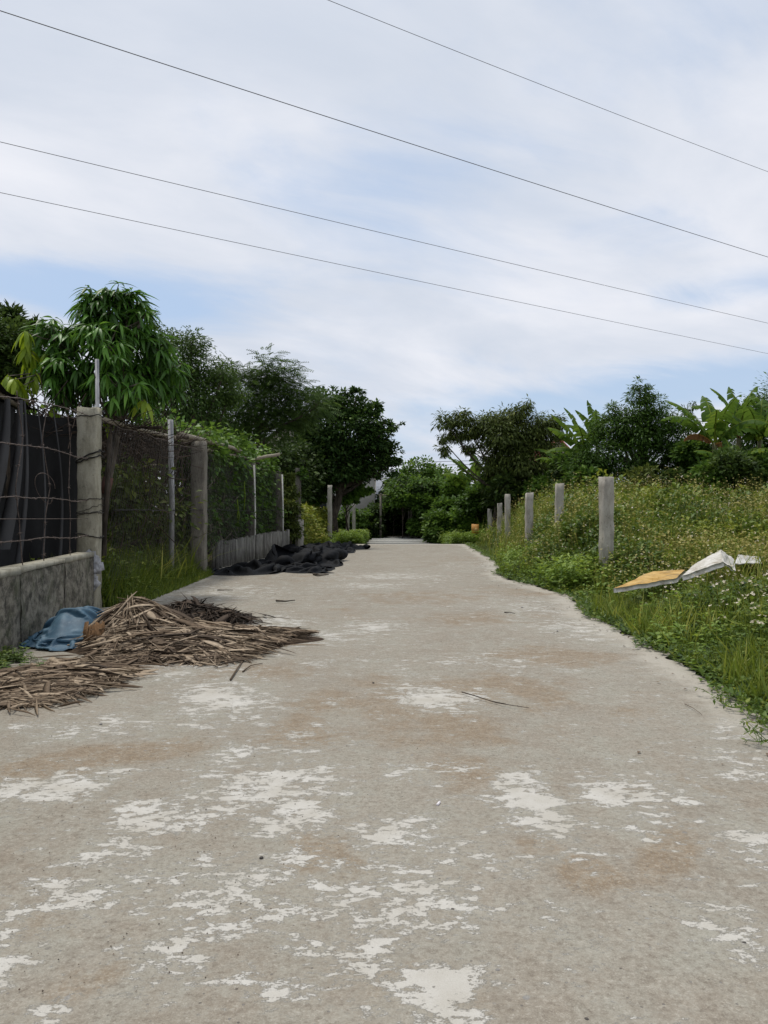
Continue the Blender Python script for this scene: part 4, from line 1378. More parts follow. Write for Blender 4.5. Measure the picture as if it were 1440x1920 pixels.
dd[:, 2] = np.abs(dd[:, 2]) * np.where(RNG.random(nwh) < 0.8, 1, -0.6)
dd /= np.linalg.norm(dd, axis=1)[:, None]
wc = mb[bi_, :3] + dd * (mb[bi_, 3] * RNG.uniform(0.45, 1.2, nwh))[:, None]
ML = lens_leaf(5, 0.085, 0.42, 0.03)


def whorl(c, d, n, ln, droop=0.55):
    az = np.arange(n) * 2.4 + RNG.uniform(0, 6)
    el = RNG.uniform(-0.5, 0.75, n) - 0.15
    v = np.stack([np.cos(az) * np.cos(el), np.sin(az) * np.cos(el), np.sin(el)], -1) + d * 0.35
    v[:, 2] -= droop
    P = np.tile(c, (n, 1)) + RNG.normal(0, 0.012, (n, 3))
    return P, frames(v, RNG.normal(0, 0.25, n)), ln * RNG.uniform(0.7, 1.15, n)


Ps, Rs_, Ss = [], [], []
for c, d in zip(wc, dd):
    P, r_, s_ = whorl(c, d, int(RNG.integers(8, 13)), 0.235)
    Ps.append(P)
    Rs_.append(r_)
    Ss.append(s_)
Ps, Rs_, Ss = np.concatenate(Ps), np.concatenate(Rs_), np.concatenate(Ss)
order = np.argsort(Ps[:, 1] - 0.15 * Ps[:, 2])
front, rest = order[:280], order[280:]
a = Acc().scatter(ML[0], ML[1], Ps[rest], Rs_[rest], Ss[rest], np.clip(0.42 + RNG.normal(0, 0.17, len(rest)), 0, 1))
tag(a.build('crown', M['leaf_mango'], mg), kind='stuff')
from mathutils import Matrix
lms = [make_mesh('leaf', ML[0], ML[1], M['leaf_mango'], np.full(len(ML[0]), t)) for t in (0.3, 0.42, 0.52, 0.68)]
for k in front:
    o = bpy.data.objects.new('leaf', lms[int(RNG.integers(0, 4))])
    COL.objects.link(o)
    o.parent = mg
    m4 = Matrix([list(Rs_[k][0]) + [0], list(Rs_[k][1]) + [0], list(Rs_[k][2]) + [0], [0, 0, 0, 1]])
    o.matrix_local = Matrix.Translation(Vector(Ps[k]) - Vector(mg.location)) @ m4 @ Matrix.Scale(Ss[k], 4)
YL = lens_leaf(5, 0.12, 0.5, 0.03)
ym = [make_mesh('young_leaf', YL[0], YL[1], M['leaf_young'], np.full(len(ML[0]), t)) for t in (0.3, 0.5, 0.75)]
for (px, py, D) in ((48, 622, 8.9), (50, 652, 8.9), (58, 670, 9.0), (28, 712, 8.6), (38, 725, 8.7), (15, 705, 8.7), (150, 615, 9.1), (100, 765, 9.0), (62, 700, 8.9), (85, 665, 9.0), (205, 775, 9.0), (270, 752, 8.9)):
    c = W(px, py, D)
    n = 14 if px < 80 else 6
    P, r_, s_ = whorl(c, np.zeros(3), n, 0.25, 0.9)
    for q in range(n):
        o = bpy.data.objects.new('young_leaf', ym[int(RNG.integers(0, 3))] if px < 110 or px > 120 else ym[0])
        COL.objects.link(o)
        o.parent = mg
        o['label'] = 'yellow-green young leaf'
        m4 = Matrix([list(r_[q][0]) + [0], list(r_[q][1]) + [0], list(r_[q][2]) + [0], [0, 0, 0, 1]])
        o.matrix_local = Matrix.Translation(Vector(P[q]) - Vector(mg.location)) @ m4 @ Matrix.Scale(s_[q], 4)
    wc = np.concatenate([wc, [c]])
a = Acc()
tk = [W(186, 1110, 9.3), W(188, 1000, 9.3), W(200, 905, 9.3), W(213, 850, 9.3), W(225, 770, 9.35), W(228, 700, 9.4), W(222, 640, 9.4)]
a.tube(tk, [0.07, 0.062, 0.055, 0.048, 0.038, 0.028, 0.018], 9)
for b in mb:
    s0 = tk[int(RNG.integers(3, 6))] * 0.5 + tk[int(RNG.integers(4, 7))] * 0.5
    a.tube([s0, (s0 + b[:3]) / 2 + (0, 0, -0.05), b[:3]], [0.018, 0.012, 0.007], 6)
for k, c in enumerate(wc):
    b = mb[np.argmin(np.linalg.norm(mb[:, :3] - c, axis=1))]
    a.tube([b[:3], (b[:3] + c) / 2 + (0, 0, -.02), c], [0.009, 0.007, 0.005], 4, cap=False)
a.build('trunk', M['bark_grey'], mg, smooth=True)
Acc().tube([W(196, 925, 9.28) , W(203, 895, 9.28)], [0.064, 0.062], 10).build('painted_band', M['paint_red'], mg, smooth=True)

# ------------------------------------------------------------------ shade-net shed behind the barbed wire
sh = thing('shade_net_shed', 'shed hung with black shade netting behind the barbed wire', 'shed', (-4.2, 7, 0))


def curtain(p0, p1, z0, z1, mat, amp, freq, seed, slant=0.0):
    rs = np.random.default_rng(seed)
    p0, p1 = np.array(p0, float), np.array(p1, float)
    n, m_ = 90, 14
    ln = np.linalg.norm(p1 - p0)
    nrm = np.array([-(p1 - p0)[1], (p1 - p0)[0]]) / ln
    ph = rs.uniform(0, 6, 5)
    V, T = [], []
    for i_ in range(n + 1):
        u = i_ / n
        for j_ in range(m_ + 1):
            v = j_ / m_
            s_ = u * ln + slant * (1 - v)
            of = amp * (sin(s_ * freq + ph[0]) + 0.5 * sin(s_ * freq * 2.3 + ph[1] + v) + 0.3 * sin(s_ * freq * 4.1 + ph[2] - v * 2)) * (0.5 + 0.5 * (1 - v))
            q = p0 + (p1 - p0) * u + nrm * of
            V.append([q[0], q[1], z0 + (z1 - z0) * v + 0.03 * sin(s_ * 2 + ph[3]) * v])
    for i_ in range(n):
        for j_ in range(m_):
            b = i_ * (m_ + 1) + j_
            T += [[b, b + m_ + 1, b + m_ + 2], [b, b + m_ + 2, b + 1]]
    return Acc().add(V, T)


curtain((-2.75, 3.2), (-4.05, 8.3), 0.05, 2.13, None, 0.10, 4, 1, 2.2).build('net_curtain', M['net'], sh, smooth=True)
curtain((-2.95, 4.6), (-3.66, 6.9), 0.02, 2.15, None, 0.10, 5, 2, 2.6).build('torn_net_drape', M['net_grey'], sh, smooth=True)
curtain((-4.05, 8.35), (-3.52, 8.95), 0.05, 2.1, None, 0.03, 6, 3).build('net_end', M['net'], sh, smooth=True)
for k, (a_, b_, w_, D_) in enumerate((((38, 750), (2, 1030), 0.055, 7.5), ((46, 752), (32, 1062), 0.022, 7.6), ((14, 748), (-30, 980), 0.06, 7.2), ((100, 768), (112, 1050), 0.012, 8.1), ((70, 760), (78, 1060), 0.012, 7.9))):
    p, q = W(*a_, D_), W(*b_, D_ - 0.1)
    t_ = np.linspace(0, 1, 12)[:, None]
    P = p + (q - p) * t_ + np.array([1.0, 0.2, 0]) * 0.05 * np.sin(t_ * 3.1)
    a = Acc()
    V, T = [], []
    for i_ in range(12):
        ww = w_ * (0.45 + 1.1 * i_ / 11)
        for j_ in range(7):
            f_ = (j_ / 6 - 0.5) * 2
            V.append(P[i_] + np.array([f_ * ww, -0.8 * ww * (1 - f_ * f_), 0]))
    for i_ in range(11):
        for j_ in range(6):
            b = i_ * 7 + j_
            T += [[b, b + 7, b + 8], [b, b + 8, b + 1]]
    a.add(V, T).build('net_fold', M['net_grey'], sh, smooth=True)  # grey net colour paints the lighter streaks of the curtain folds
for (x, y) in ((-2.95, 3.4), (-3.45, 5.3), (-4.0, 7.2), (-4.12, 8.5)):
    Acc().tube([[x - .15, y, -.1], [x - .15, y, 2.2]], 0.035, 6).build('pole', M['bamboo'], sh)
Acc().tube([[-2.7, 3.1, 2.17], [-3.35, 5.6, 2.19], [-4.05, 8.6, 2.16]], 0.028, 6).build('eave_pole', M['bamboo'], sh)
rf = Acc()
V, T = [], []
for i_ in range(31):
    for j_ in range(9):
        u, v = i_ / 30, j_ / 8
        V.append([-2.6 - 1.5 * u - 3.6 * v, 3.0 + 6.2 * u, 2.22 + 0.28 * v + 0.03 * sin(u * 40) * 0.7 + 0.03 * sin(v * 9 + u * 5)])
for i_ in range(30):
    for j_ in range(8):
        b = i_ * 9 + j_
        T += [[b, b + 9, b + 10], [b, b + 10, b + 1]]
rf.add(V, T).build('net_roof', M['net'], sh, smooth=True)
# boards of the shed's inner wall, seen dark between the drapes
for k in range(16):
    x0, y0 = -4.55 + 0.0 * k, 3.6 + 0.42 * k
    Acc().box((-4.6 + RNG.normal(0, .01), 3.4 + 0.42 * k, 1.05), (0.03, 0.40, 2.1), rz=0.02).build('wall_board', M['bark'], sh)

# ------------------------------------------------------------------ trellis with dry and green vines
tr = thing('vine_trellis', 'weathered pole trellis overgrown with dry and green vines behind the chain-link', 'trellis', (-4.5, 12, 0))


def pole(p, q, r_, mat='bamboo', name='pole', par=tr, jit=0.01):
    p, q = np.array(p, float), np.array(q, float)
    t = np.linspace(0, 1, 6)[:, None]
    P = p + (q - p) * t + RNG.normal(0, jit, (6, 3))
    return Acc().tube(P, np.linspace(r_, r_ * 0.85, 6), 7).build(name, M[mat], par, smooth=True)


for (x, y) in ((-3.3, 9.0), (-3.35, 11.4), (-3.3, 13.6), (-3.15, 15.9), (-3.0, 18.0), (-5.2, 9.5), (-5.2, 12.5), (-5.0, 15.5), (-4.8, 18)):
    pole((x, y, -0.1), (x + RNG.normal(0, .05), y, 2.12), 0.035, 'bark', 'upright')
pole((-3.15, 8.6, 2.03), (-3.05, 12.6, 2.12), 0.032, 'bamboo', 'eave_pole')
pole((-3.05, 11.5, 2.16), W(452, 846, 15.0), 0.045, 'bamboo', 'eave_pole')
pole((-3.05, 12.2, 2.02), W(460, 858, 15.6), 0.03, 'bamboo', 'eave_pole')
pole(W(470, 862, 16.8), W(524, 852, 17.2), 0.04, 'bamboo', 'jutting_pole')
pole(W(250, 876, 10.6), W(292, 872, 10.9), 0.012, 'bamboo', 'loose_stick')
for y in np.arange(9.0, 18.5, 1.15):
    pole((-3.0 + 0.03 * (y - 9), y, 2.1), (-5.9, y + RNG.normal(0, .2), 2.15), 0.025, 'bark', 'rafter', jit=0.02)
# dry vine tangle: many thin curved stems
def tangle(n, x0, x1, y0, y1, z0, z1, rad, ln, mat, name, par, sag=0.1, kind='stuff', vert=0.0):
    a = Acc()
    for _ in range(n):
        p = np.array([RNG.uniform(x0, x1), RNG.uniform(y0, y1), RNG.uniform(z0, z1)])
        d = RNG.normal(size=3) * np.array([0.6, 1, 0.35 + vert])
        d /= np.linalg.norm(d)
        l_ = ln * RNG.uniform(0.4, 1.4)
        t = np.linspace(-0.5, 0.5, 5)[:, None]
        k = RNG.normal(size=3) * 0.25 * l_
        P = p + d * t * l_ + k * (t * t) + np.array([0, 0, -sag]) * np.sin((t + .5) * pi)
        P += RNG.normal(0, 0.015, P.shape)
        P[:, 2] = np.maximum(P[:, 2], 0.02)
        a.tube(P, RNG.uniform(0.5, 1.2) * rad, 3, tint=RNG.uniform(0, 1), cap=False)
    return tag(a.build(name, M[mat], par), kind=kind)


tangle(1500, -5.6, -3.0, 8.6, 14.5, 1.95, 2.22, 0.006, 0.9, 'dry_vine', 'dry_vine_mat', tr)
tangle(380, -3.5, -3.02, 9.9, 16.5, 1.3, 2.1, 0.005, 0.6, 'dry_vine', 'dry_vine_fringe', tr, vert=0.6)
tangle(430, -3.9, -3.05, 9.9, 18.5, 0.1, 2.0, 0.006, 0.9, 'dry_vine', 'hanging_stems', tr, vert=1.6)
tangle(240, -3.25, -3.0, 12.5, 17.5, 0.5, 1.8, 0.006, 0.5, 'bamboo', 'pale_stems', tr, vert=3.0)
bl = []
for y in np.arange(12.8, 18.6, 0.33):
    for k in range(3):
        bl.append((-3.15 - 0.45 * k + RNG.normal(0, .1) + 0.04 * (y - 12), y, 2.2 + RNG.normal(0, .13) + 0.12 * (k > 0), 0.24))
bl.append((-3.0, 17.6, 2.0, .3))
tag(crown('green_vine_top', M['leaf_vine'], tr, bl, 7000, 0.10, *RW, cl=10, shell=0.3, spread=0.4, droop=0.3, tintm=0.55)[0], kind='stuff')
bl = []
for y in np.arange(12.6, 19.0, 0.3):
    for z in np.arange(0.65, 2.0, 0.3):
        bl.append((-3.30 + 0.05 * (y - 12) + RNG.normal(0, .12), y, z, 0.24))
tag(crown('vine_curtain', M['leaf_mid'], tr, bl, 7500, 0.10, *RW, cl=10, shell=0.3, spread=0.45, droop=0.6, tintm=0.35)[0], kind='stuff')
bl = []
for y in np.arange(8.8, 20, 0.55):
    for z in np.arange(0.2, 2.6, 0.5):
        bl.append((-6.1 + RNG.normal(0, .2), y, z, 0.5))
for x in np.arange(-6, -3.2, 0.5):
    for z in np.arange(0.2, 2.2, 0.5):
        bl.append((x, 19.5, z, 0.45))
tag(crown('back_foliage', M['leaf_mid'], tr, bl, 16000, 0.16, *RW, cl=10, shell=0.2, spread=0.4, droop=0.4)[0], kind='stuff')
bl = [(-3.6 + RNG.normal(0, .25), y, RNG.uniform(0.3, 1.5), 0.3) for y in np.linspace(9.9, 12.6, 22)]
tag(crown('lower_vine_leaves', M['leaf_olive'], tr, bl, 3600, 0.10, *RH, cl=9, shell=0.2, spread=0.5, droop=0.4, tintm=0.5)[0], kind='stuff')
# long beans hanging
for (px, y0, y1, D) in ((458, 903, 960, 15.3), (445, 936, 975, 14.9), (447, 950, 985, 15.0)):
    p, q = W(px, y0, D), W(px - 1, y1, D)
    Acc().tube([p, (p + q) / 2 + (0.02, 0, 0), q], 0.011, 6).build('hanging_bean', M['leaf_young'], tr, smooth=True)

# creeper on the dark post and beside it
tree('creeper', 'bright creeper tuft sitting on top of the dark left post', 'creeper', 21.4, 562, [(566, 885, 6, 0), (569, 893, 5, 0), (561, 890, 4, 0)], 'leaf_vine', 260, 0.09, RW, 0.012, zb=1.5)
tree('creeper', 'tangled creeper between the slatted wall end and the dark post', 'creeper', 20.3, 545, [(545, 955, 16, 0), (538, 980, 18, 0), (550, 1000, 14, 0), (548, 925, 12, .3), (535, 905, 16, .5), (545, 900, 10, .5)], 'leaf_olive', 3000, 0.10, RH, 0.03, tintm=0.55)
tree('creeper', 'green creeper climbing the last trellis corner behind the thin white pipe', 'creeper', 18.9, 505, [(500, 870, 16, 0), (490, 890, 18, 0), (505, 900, 20, 0), (500, 930, 22, .4), (510, 960, 20, .4)], 'leaf_mid', 3000, 0.10, RH, 0.03, tintm=0.5)


# ------------------------------------------------------------------ weeds, grass and flowers
BL = blade(0.016, 0.38)
BW = blade(0.028, 0.6)


def forb(nl, seed, wide=0.3):
    """one weed of height 1: stem and leaves"""
    rs = np.random.default_rng(seed)
    a = Acc()
    a.tube([[0, 0, 0], [rs.normal(0, .03), rs.normal(0, .03), .5], [rs.normal(0, .08), rs.normal(0, .08), 1]], [0.012, 0.008, 0.004], 3, tint=0.6, cap=False)
    t = rs.uniform(0.15, 0.98, nl)
    az = np.arange(nl) * 2.4 + rs.uniform(0, 6)
    el = rs.uniform(-0.2, 0.8, nl)
    v = np.stack([np.cos(az) * np.cos(el), np.sin(az) * np.cos(el), np.sin(el)], -1)
    st_ = v * np.array([1, 1, .5]) * (0.10 * (1.2 - t))[:, None]
    P = np.stack([0 * t, 0 * t, t], -1) + st_
    lv, lt = rhomb(wide, 0.06, 0.25)
    a.scatter(lv, lt, P, frames(v), 0.20 * (1.25 - 0.6 * t) * rs.uniform(.7, 1.2, nl), np.clip(0.35 + 0.3 * t + rs.normal(0, .1, nl), 0, 1))
    return np.concatenate(a.V), np.concatenate(a.T), np.concatenate(a.K)


FORBS = [forb(15, 100 + k, 0.28 + 0.05 * (k % 3)) for k in range(6)]


def zrot(th, lean=0.15):
    n = len(th)
    c, s_ = np.cos(th), np.sin(th)
    Z = np.zeros((n, 3, 3))
    Z[:, 0, 0], Z[:, 0, 1], Z[:, 1, 0], Z[:, 1, 1], Z[:, 2, 2] = c, -s_, s_, c, 1
    up = np.stack([RNG.normal(0, lean, n), RNG.normal(0, lean, n), np.ones(n)], -1)
    up /= np.linalg.norm(up, axis=1)[:, None]
    x = Z[:, :, 0] - up * np.sum(Z[:, :, 0] * up, 1)[:, None]
    x /= np.linalg.norm(x, axis=1)[:, None]
    y = np.cross(up, x)
    return np.stack([x, y, up], 2)


def scatter_forbs(a, X, Y, hgt, base_tint, zf=gz, wid=1.0):
    n = len(X)
    P = np.stack([X, Y, zf(X, Y) - 0.02], -1)
    rot = zrot(RNG.uniform(0, 6.28, n))
    which = RNG.integers(0, len(FORBS), n)
    for k, (fv, ft, fk) in enumerate(FORBS):
        m_ = which == k
        q = m_.sum()
        if not q:
            continue
        sc = np.stack([hgt[m_] ** 0.6 * wid * 0.75, hgt[m_] ** 0.6 * wid * 0.75, hgt[m_]], -1)
        V = np.einsum('nij,nkj->nki', rot[m_], fv[None] * sc[:, None, :]) + P[m_][:, None]
        T = ft[None] + (np.arange(q) * len(fv))[:, None, None]
        tn = np.clip(fk[None] + (base_tint[m_][:, None]), 0, 1)
        a.add(V.reshape(-1, 3), T.reshape(-1, 3), tn.ravel())
    return P + rot[:, :, 2] * hgt[:, None]


def patch_noise(x, y, s_=1.0, o=0.0):
    return 0.5 + 0.25 * (np.sin(x * 2.1 * s_ + 1.3 * np.sin(y * 1.1 * s_ + o)) + np.sin(y * 1.7 * s_ + 1.7 * np.sin(x * 0.9 * s_ + o * 2)))


def whgt(x, y):
    """weed height on the right verge"""
    d = x - xe(y)
    base = 0.10 + 0.22 * sst(0.1, 0.9, d) + 0.32 * sst(0.5, 1.6, d) * sst(8.4, 13.5, y) + 0.34 * sst(0.7, 2.0, d) * sst(11.5, 18, y)
    base = base * (0.62 + 0.5 * patch_noise(x, y, 1.3, 1.0) + 0.25 * patch_noise(x, y, 3.1, 2.0))
    base += 0.16 * np.exp(-(((x - 2.9) / 1.0) ** 2 + ((y - 13.5) / 2.5) ** 2)) + 0.10 * np.exp(-(((x - 2.9) / .6) ** 2 + ((y - 9.6) / .9) ** 2))
    # kept low round the foam boards
    low = np.exp(-(((x - 3.45) / 1.15) ** 2 + ((y - 7.9) / 1.1) ** 2))
    return base * (1 - 0.55 * low)


def field_pts(n, y0, y1, pw=1.0, d0=0.0, dmax=None):
    u = RNG.random(n)
    y = y0 * (y1 / y0) ** u if pw == 1 else y0 + (y1 - y0) * u
    wid = np.minimum(0.5 * y + 1.6, 16) - xe(y) if dmax is None else np.full(n, dmax)
    x = xe(y) + d0 + (wid - d0) * RNG.random(n)
    return x, y


GF = 'greenery of the right verge'
x, y = field_pts(16500, 3.0, 24.5)
h = whgt(x, y) * RNG.uniform(0.55, 1.15, len(x))
a = Acc()
tops = scatter_forbs(a, x, y, h, (patch_noise(x, y, 0.8, 3) - 0.5) * 0.55 + (patch_noise(x, y, 2.6, 1) - 0.5) * 0.3 + RNG.normal(0, .08, len(x)))
wf_ = a.build('weed_foliage', M['weed'])
tag(wf_, 'dense knee-high leafy weeds covering the right verge', 'weeds', kind='stuff')

x, y = field_pts(52000, 2.8, 25)
h = (whgt(x, y) * 0.85 + 0.05) * RNG.uniform(0.5, 1.3, len(x))
P = np.stack([x, y, gz(x, y) - 0.02], -1)
a = Acc().scatter(BL[0], BL[1], P, zrot(RNG.uniform(0, 6.28, len(x)), 0.3), np.stack([np.full(len(x), .25) + 0.25 * h, h * 0.9, h], -1), np.clip(0.40 + 0.5 * (patch_noise(x, y, 1.1, 5) - .5) + RNG.normal(0, .14, len(x)), 0, 1))
# bright grass clumps
cx, cy = field_pts(170, 3.5, 20)
x = np.repeat(cx, 60) + RNG.normal(0, .07, 170 * 60)
y = np.repeat(cy, 60) + RNG.normal(0, .07, 170 * 60)
ok = x > xe(y) + 0.01
x, y = x[ok], y[ok]
h = (0.22 + 0.55 * whgt(x, y)) * RNG.uniform(0.5, 1.2, len(x))
P = np.stack([x, y, gz(x, y) - 0.02], -1)
a.scatter(BL[0], BL[1], P, zrot(RNG.uniform(0, 6.28, len(x)), 0.35), np.stack([np.full(len(x), .4), h, h], -1), np.clip(0.5 + RNG.normal(0, .12, len(x)), 0, 1))
tag(a.build('grass', M['grass']), 'grass blades mixed through the weeds of the right verge', 'grass', kind='stuff')

# tall pale grass standing in tufts
a = Acc()
for (px, D, n_, r_, hh) in ((1010, 19, 260, .5, .95), (1035, 20, 260, .5, 1.0), (985, 22, 200, .5, .9), (1090, 17, 140, .3, .9), (1250, 14, 160, .35, .8), (1380, 12, 160, .4, .75), (1160, 19, 160, .4, .9), (1320, 18, 200, .5, .95), (1430, 16, 200, .4, .9), (1400, 6.5, 240, .3, .42),
                            (1300, 6.2, 200, .25, .34), (1430, 8.5, 200, .4, .5), (1240, 11, 120, .3, .6), (1180, 13, 120, .3, .75), (960, 17, 120, .2, .6)):
    x = (px - 720) / F * D + RNG.normal(0, r_, n_)
    y = D + RNG.normal(0, r_, n_)
    ok = x > xe(y) + .03
    x, y = x[ok], y[ok]
    h = hh * RNG.uniform(.6, 1.15, len(x))
    a.scatter(BL[0], BL[1], np.stack([x, y, gz(x, y) - .02], -1), zrot(RNG.uniform(0, 6.28, len(x)), .14), np.stack([np.full(len(x), .45), h * .8, h], -1), np.clip(0.66 + RNG.normal(0, .16, len(x)), 0, 1))
n_ = 900
px_ = RNG.uniform(1145, 1400, n_)
y = RNG.uniform(7.15, 7.62, n_)
x = (px_ - 720) / F * y
h = RNG.uniform(.08, .22, n_) + 0.10 * sst(1290, 1390, px_)
a.scatter(BL[0], BL[1], np.stack([x, y, gz(x, y) - .01], -1), zrot(RNG.uniform(0, 6.28, n_), .2), np.stack([np.full(n_, .25), h * .8, h], -1), np.clip(0.5 + RNG.normal(0, .16, n_), 0, 1))
tag(a.build('tall_grass', M['grass']), 'tufts of taller pale grass standing out of the right weeds', 'grass', kind='stuff')

# ragged mat creeping over the slab edge
n = 9000
y = 2.6 + 22 * RNG.random(n) ** 1.4
rag = 0.10 * (patch_noise(y * 3, y * 0, 1.4, 2)) + 0.10 * np.maximum(0, np.sin(y * 3.7)) * (RNG.random(n))
x = xe(y) + 0.12 - (0.12 + rag) * RNG.random(n) ** 1.2
P = np.stack([x, y, np.full(n, 0.008) + 0.03 * RNG.random(n)], -1)
v = rsphere(n)
v[:, 2] = np.abs(v[:, 2]) * 0.5
a = Acc().scatter(*rhomb(0.25, 0.05, 0.1), P, frames(v), RNG.uniform(0.025, 0.07, n), np.clip(RNG.normal(.4, .2, n), 0, 1))
tag(a.build('creeping_weeds', M['weed']), 'low ragged weeds creeping over the right slab edge', 'weeds', kind='stuff')

# bushy lime weeds near the front (the bright clump by the edge)
a = Acc()
for (px, py, D, r_, n, hh) in ((1075, 1075, 9.9, 0.30, 130, 0.42), (1110, 1062, 10.3, .3, 90, .4), (1035, 1075, 11.5, .3, 90, .32), (1000, 1060, 13.5, .4, 110, .4), (1300, 1180, 5.7, .35, 60, .25), (1420, 1100, 6.5, .5, 90, .3), (1240, 1110, 8.6, .3, 50, .25), (960, 1045, 15, .4, 80, .4)):
    c = W(px, py, D)
    x = c[0] + RNG.normal(0, r_, n)
    y = D + RNG.normal(0, r_, n)
    ok = x > xe(y) + 0.03
    x, y = x[ok], y[ok]
    scatter_forbs(a, x, y, hh * RNG.uniform(.6, 1.15, len(x)), RNG.normal(-0.02, .1, len(x)))
tag(a.build('lime_weeds', M['weed_lime']), 'fresh lime-green leafy weeds clumped by the nearest right post', 'weeds', kind='stuff')

# seed heads and white flowers on fine stalks
def heads(n, y0, y1, hadd, r0, d0=0.5, prob=None):
    x, y = field_pts(n, y0, y1, d0=d0)
    if prob is not None:
        ok = RNG.random(n) < prob(x, y)
        x, y = x[ok], y[ok]
    h = whgt(x, y) * RNG.uniform(.75, 1.25, len(x)) + hadd * RNG.random(len(x))
    return np.stack([x + RNG.normal(0, .03, len(x)), y, gz(x, y) + h], -1), x, y


hv, ht = [], []
for k in range(5):
    th = k * 2.4
    b = len(hv)
    d_ = np.array([cos(th), sin(th), 0.4])
    s_ = np.array([-sin(th), cos(th), 0]) * 0.35
    hv += [np.zeros(3), d_ * 0.6 + s_, d_, d_ * 0.6 - s_]
    ht += [[b, b + 1, b + 2], [b, b + 2, b + 3]]
FL = (np.array(hv), np.array(ht))
P, x, y = heads(19000, 8, 25, 0.12, 1, 0.35, lambda x, y: np.clip(0.25 + 1.5 * (patch_noise(x, y, 1.0, 7) - 0.4) + 0.2 * sst(12, 18, y), 0, 1))
a = Acc().scatter(FL[0], FL[1], P, zrot(RNG.uniform(0, 6.28, len(P)), .5), RNG.uniform(.010, .020, len(P)) * (0.75 + y / 40), np.clip(RNG.normal(.5, .22, len(P)), 0, 1))
base = P.copy()
base[:, 2] -= 0.16
st_v = np.array([[-.0015, 0, 0], [.0015, 0, 0], [0, 0, 1]])
a.scatter(st_v, np.array([[0, 1, 2]]), base, zrot(RNG.uniform(0, 6.28, len(P)), .0), np.stack([np.full(len(P), 1.6), np.ones(len(P)), np.full(len(P), .16)], -1), np.full(len(P), 0.3))
tag(a.build('seed_heads', M['seed']), 'straw-coloured seed heads dotted over the weed field', 'seed heads', kind='stuff')
P, x, y = heads(1900, 3.6, 22, 0.10, 1, 0.5)
a = Acc().scatter(FL[0], FL[1], P, zrot(RNG.uniform(0, 6.28, len(P)), .6), RNG.uniform(.010, .017, len(P)), RNG.random(len(P)))
tag(a.build('white_flowers', M['flower']), 'tiny white daisy flowers sprinkled over the right weeds', 'flowers', kind='stuff')

# left verge grasses
def lpts(n, y0, y1, xin, xout):
    y = y0 + (y1 - y0) * RNG.random(n)
    x = xl(y) + xin - (xin + xout) * RNG.random(n)
    return x, y


x, y = lpts(15000, 8.15, 12.4, 0.05, 0.9)
d_ = xl(y) - x
h = (0.10 + 0.38 * sst(-0.05, 0.45, d_)) * RNG.uniform(.5, 1.3, len(x))
P = np.stack([x, y, np.zeros(len(x)) - .02], -1)
a = Acc().scatter(BL[0], BL[1], P, zrot(RNG.uniform(0, 6.28, len(x)), .3), np.stack([np.full(len(x), .35), h, h], -1), np.clip(0.38 + RNG.normal(0, .16, len(x)), 0, 1))
# long arching leaves
n = 150
x, y = lpts(n, 9.8, 12.4, -.1, .6)
P = np.stack([x, y, np.zeros(n)], -1)
h = RNG.uniform(.45, .75, n)
a.scatter(BW[0], BW[1], P, zrot(RNG.uniform(0, 6.28, n), .35), np.stack([np.full(n, .35), h * 1.1, h], -1), np.clip(0.6 + RNG.normal(0, .2, n), 0, 1))
tag(a.build('grass', M['grass']), 'thick grass tufts under the chain-link between thick post and slatted wall', 'grass', kind='stuff')
a = Acc()
x, y = lpts(900, 8.2, 12.6, 0.0, 1.0)
scatter_forbs(a, x, y, (0.12 + 0.35 * sst(0, .5, xl(y) - x)) * RNG.uniform(.6, 1.2, len(x)), RNG.normal(-.05, .1, len(x)), zf=lambda x, y: 0 * x)
x = RNG.normal(-2.62, .12, 160)
y = RNG.uniform(4.3, 5.3, 160)
x = FX(y) + 0.12 + np.abs(RNG.normal(0, .10, 160))
scatter_forbs(a, x, y, RNG.uniform(.05, .12, 160), RNG.normal(-.15, .1, 160), zf=lambda x, y: 0 * x)
tag(a.build('weed_foliage', M['weed']), 'leafy weeds among the grass at the foot of the left fences', 'weeds', kind='stuff')

# yellow-green weeds beyond the slatted wall
n = 4200
y = RNG.uniform(21.8, 31, n)
x = np.interp(y, [20, 24, 31], [-2.5, -1.95, -1.75]) - np.abs(RNG.normal(0, 1.0, n))
a = Acc()
hh = (0.3 + 0.95 * sst(0, 0.9, np.interp(y, [20, 24, 31], [-2.4, -1.85, -1.6]) - x)) * RNG.uniform(.55, 1.15, n)
tops = scatter_forbs(a, x, y, hh, RNG.normal(0.1, .12, n), wid=1.2)
tag(a.build('weed_foliage', M['weed']), 'tall yellowish weeds on the left between the posts', 'weeds', kind='stuff')
a = Acc().scatter(FL[0], FL[1], tops, zrot(RNG.uniform(0, 6.28, n), .6), RNG.uniform(.015, .04, n), np.clip(RNG.normal(.45, .2, n), 0, 1))
tag(a.build('seed_heads', M['seed']), 'yellow-brown seed heads on the tall left weeds', 'seed heads', kind='stuff')
n = 3500
y = RNG.uniform(24.2, 34, n)
sd_ = RNG.random(n) < 0.5
x = np.where(sd_, -0.75 - np.abs(RNG.normal(0, .5, n)), 2.15 + np.abs(RNG.normal(0, .8, n)))
a = Acc()
scatter_forbs(a, x, y, RNG.uniform(.25, .55, n), RNG.normal(0, .1, n))
tag(a.build('weed_foliage', M['weed_lime']), 'soft green weeds lining both sides of the lower path', 'weeds', kind='stuff')


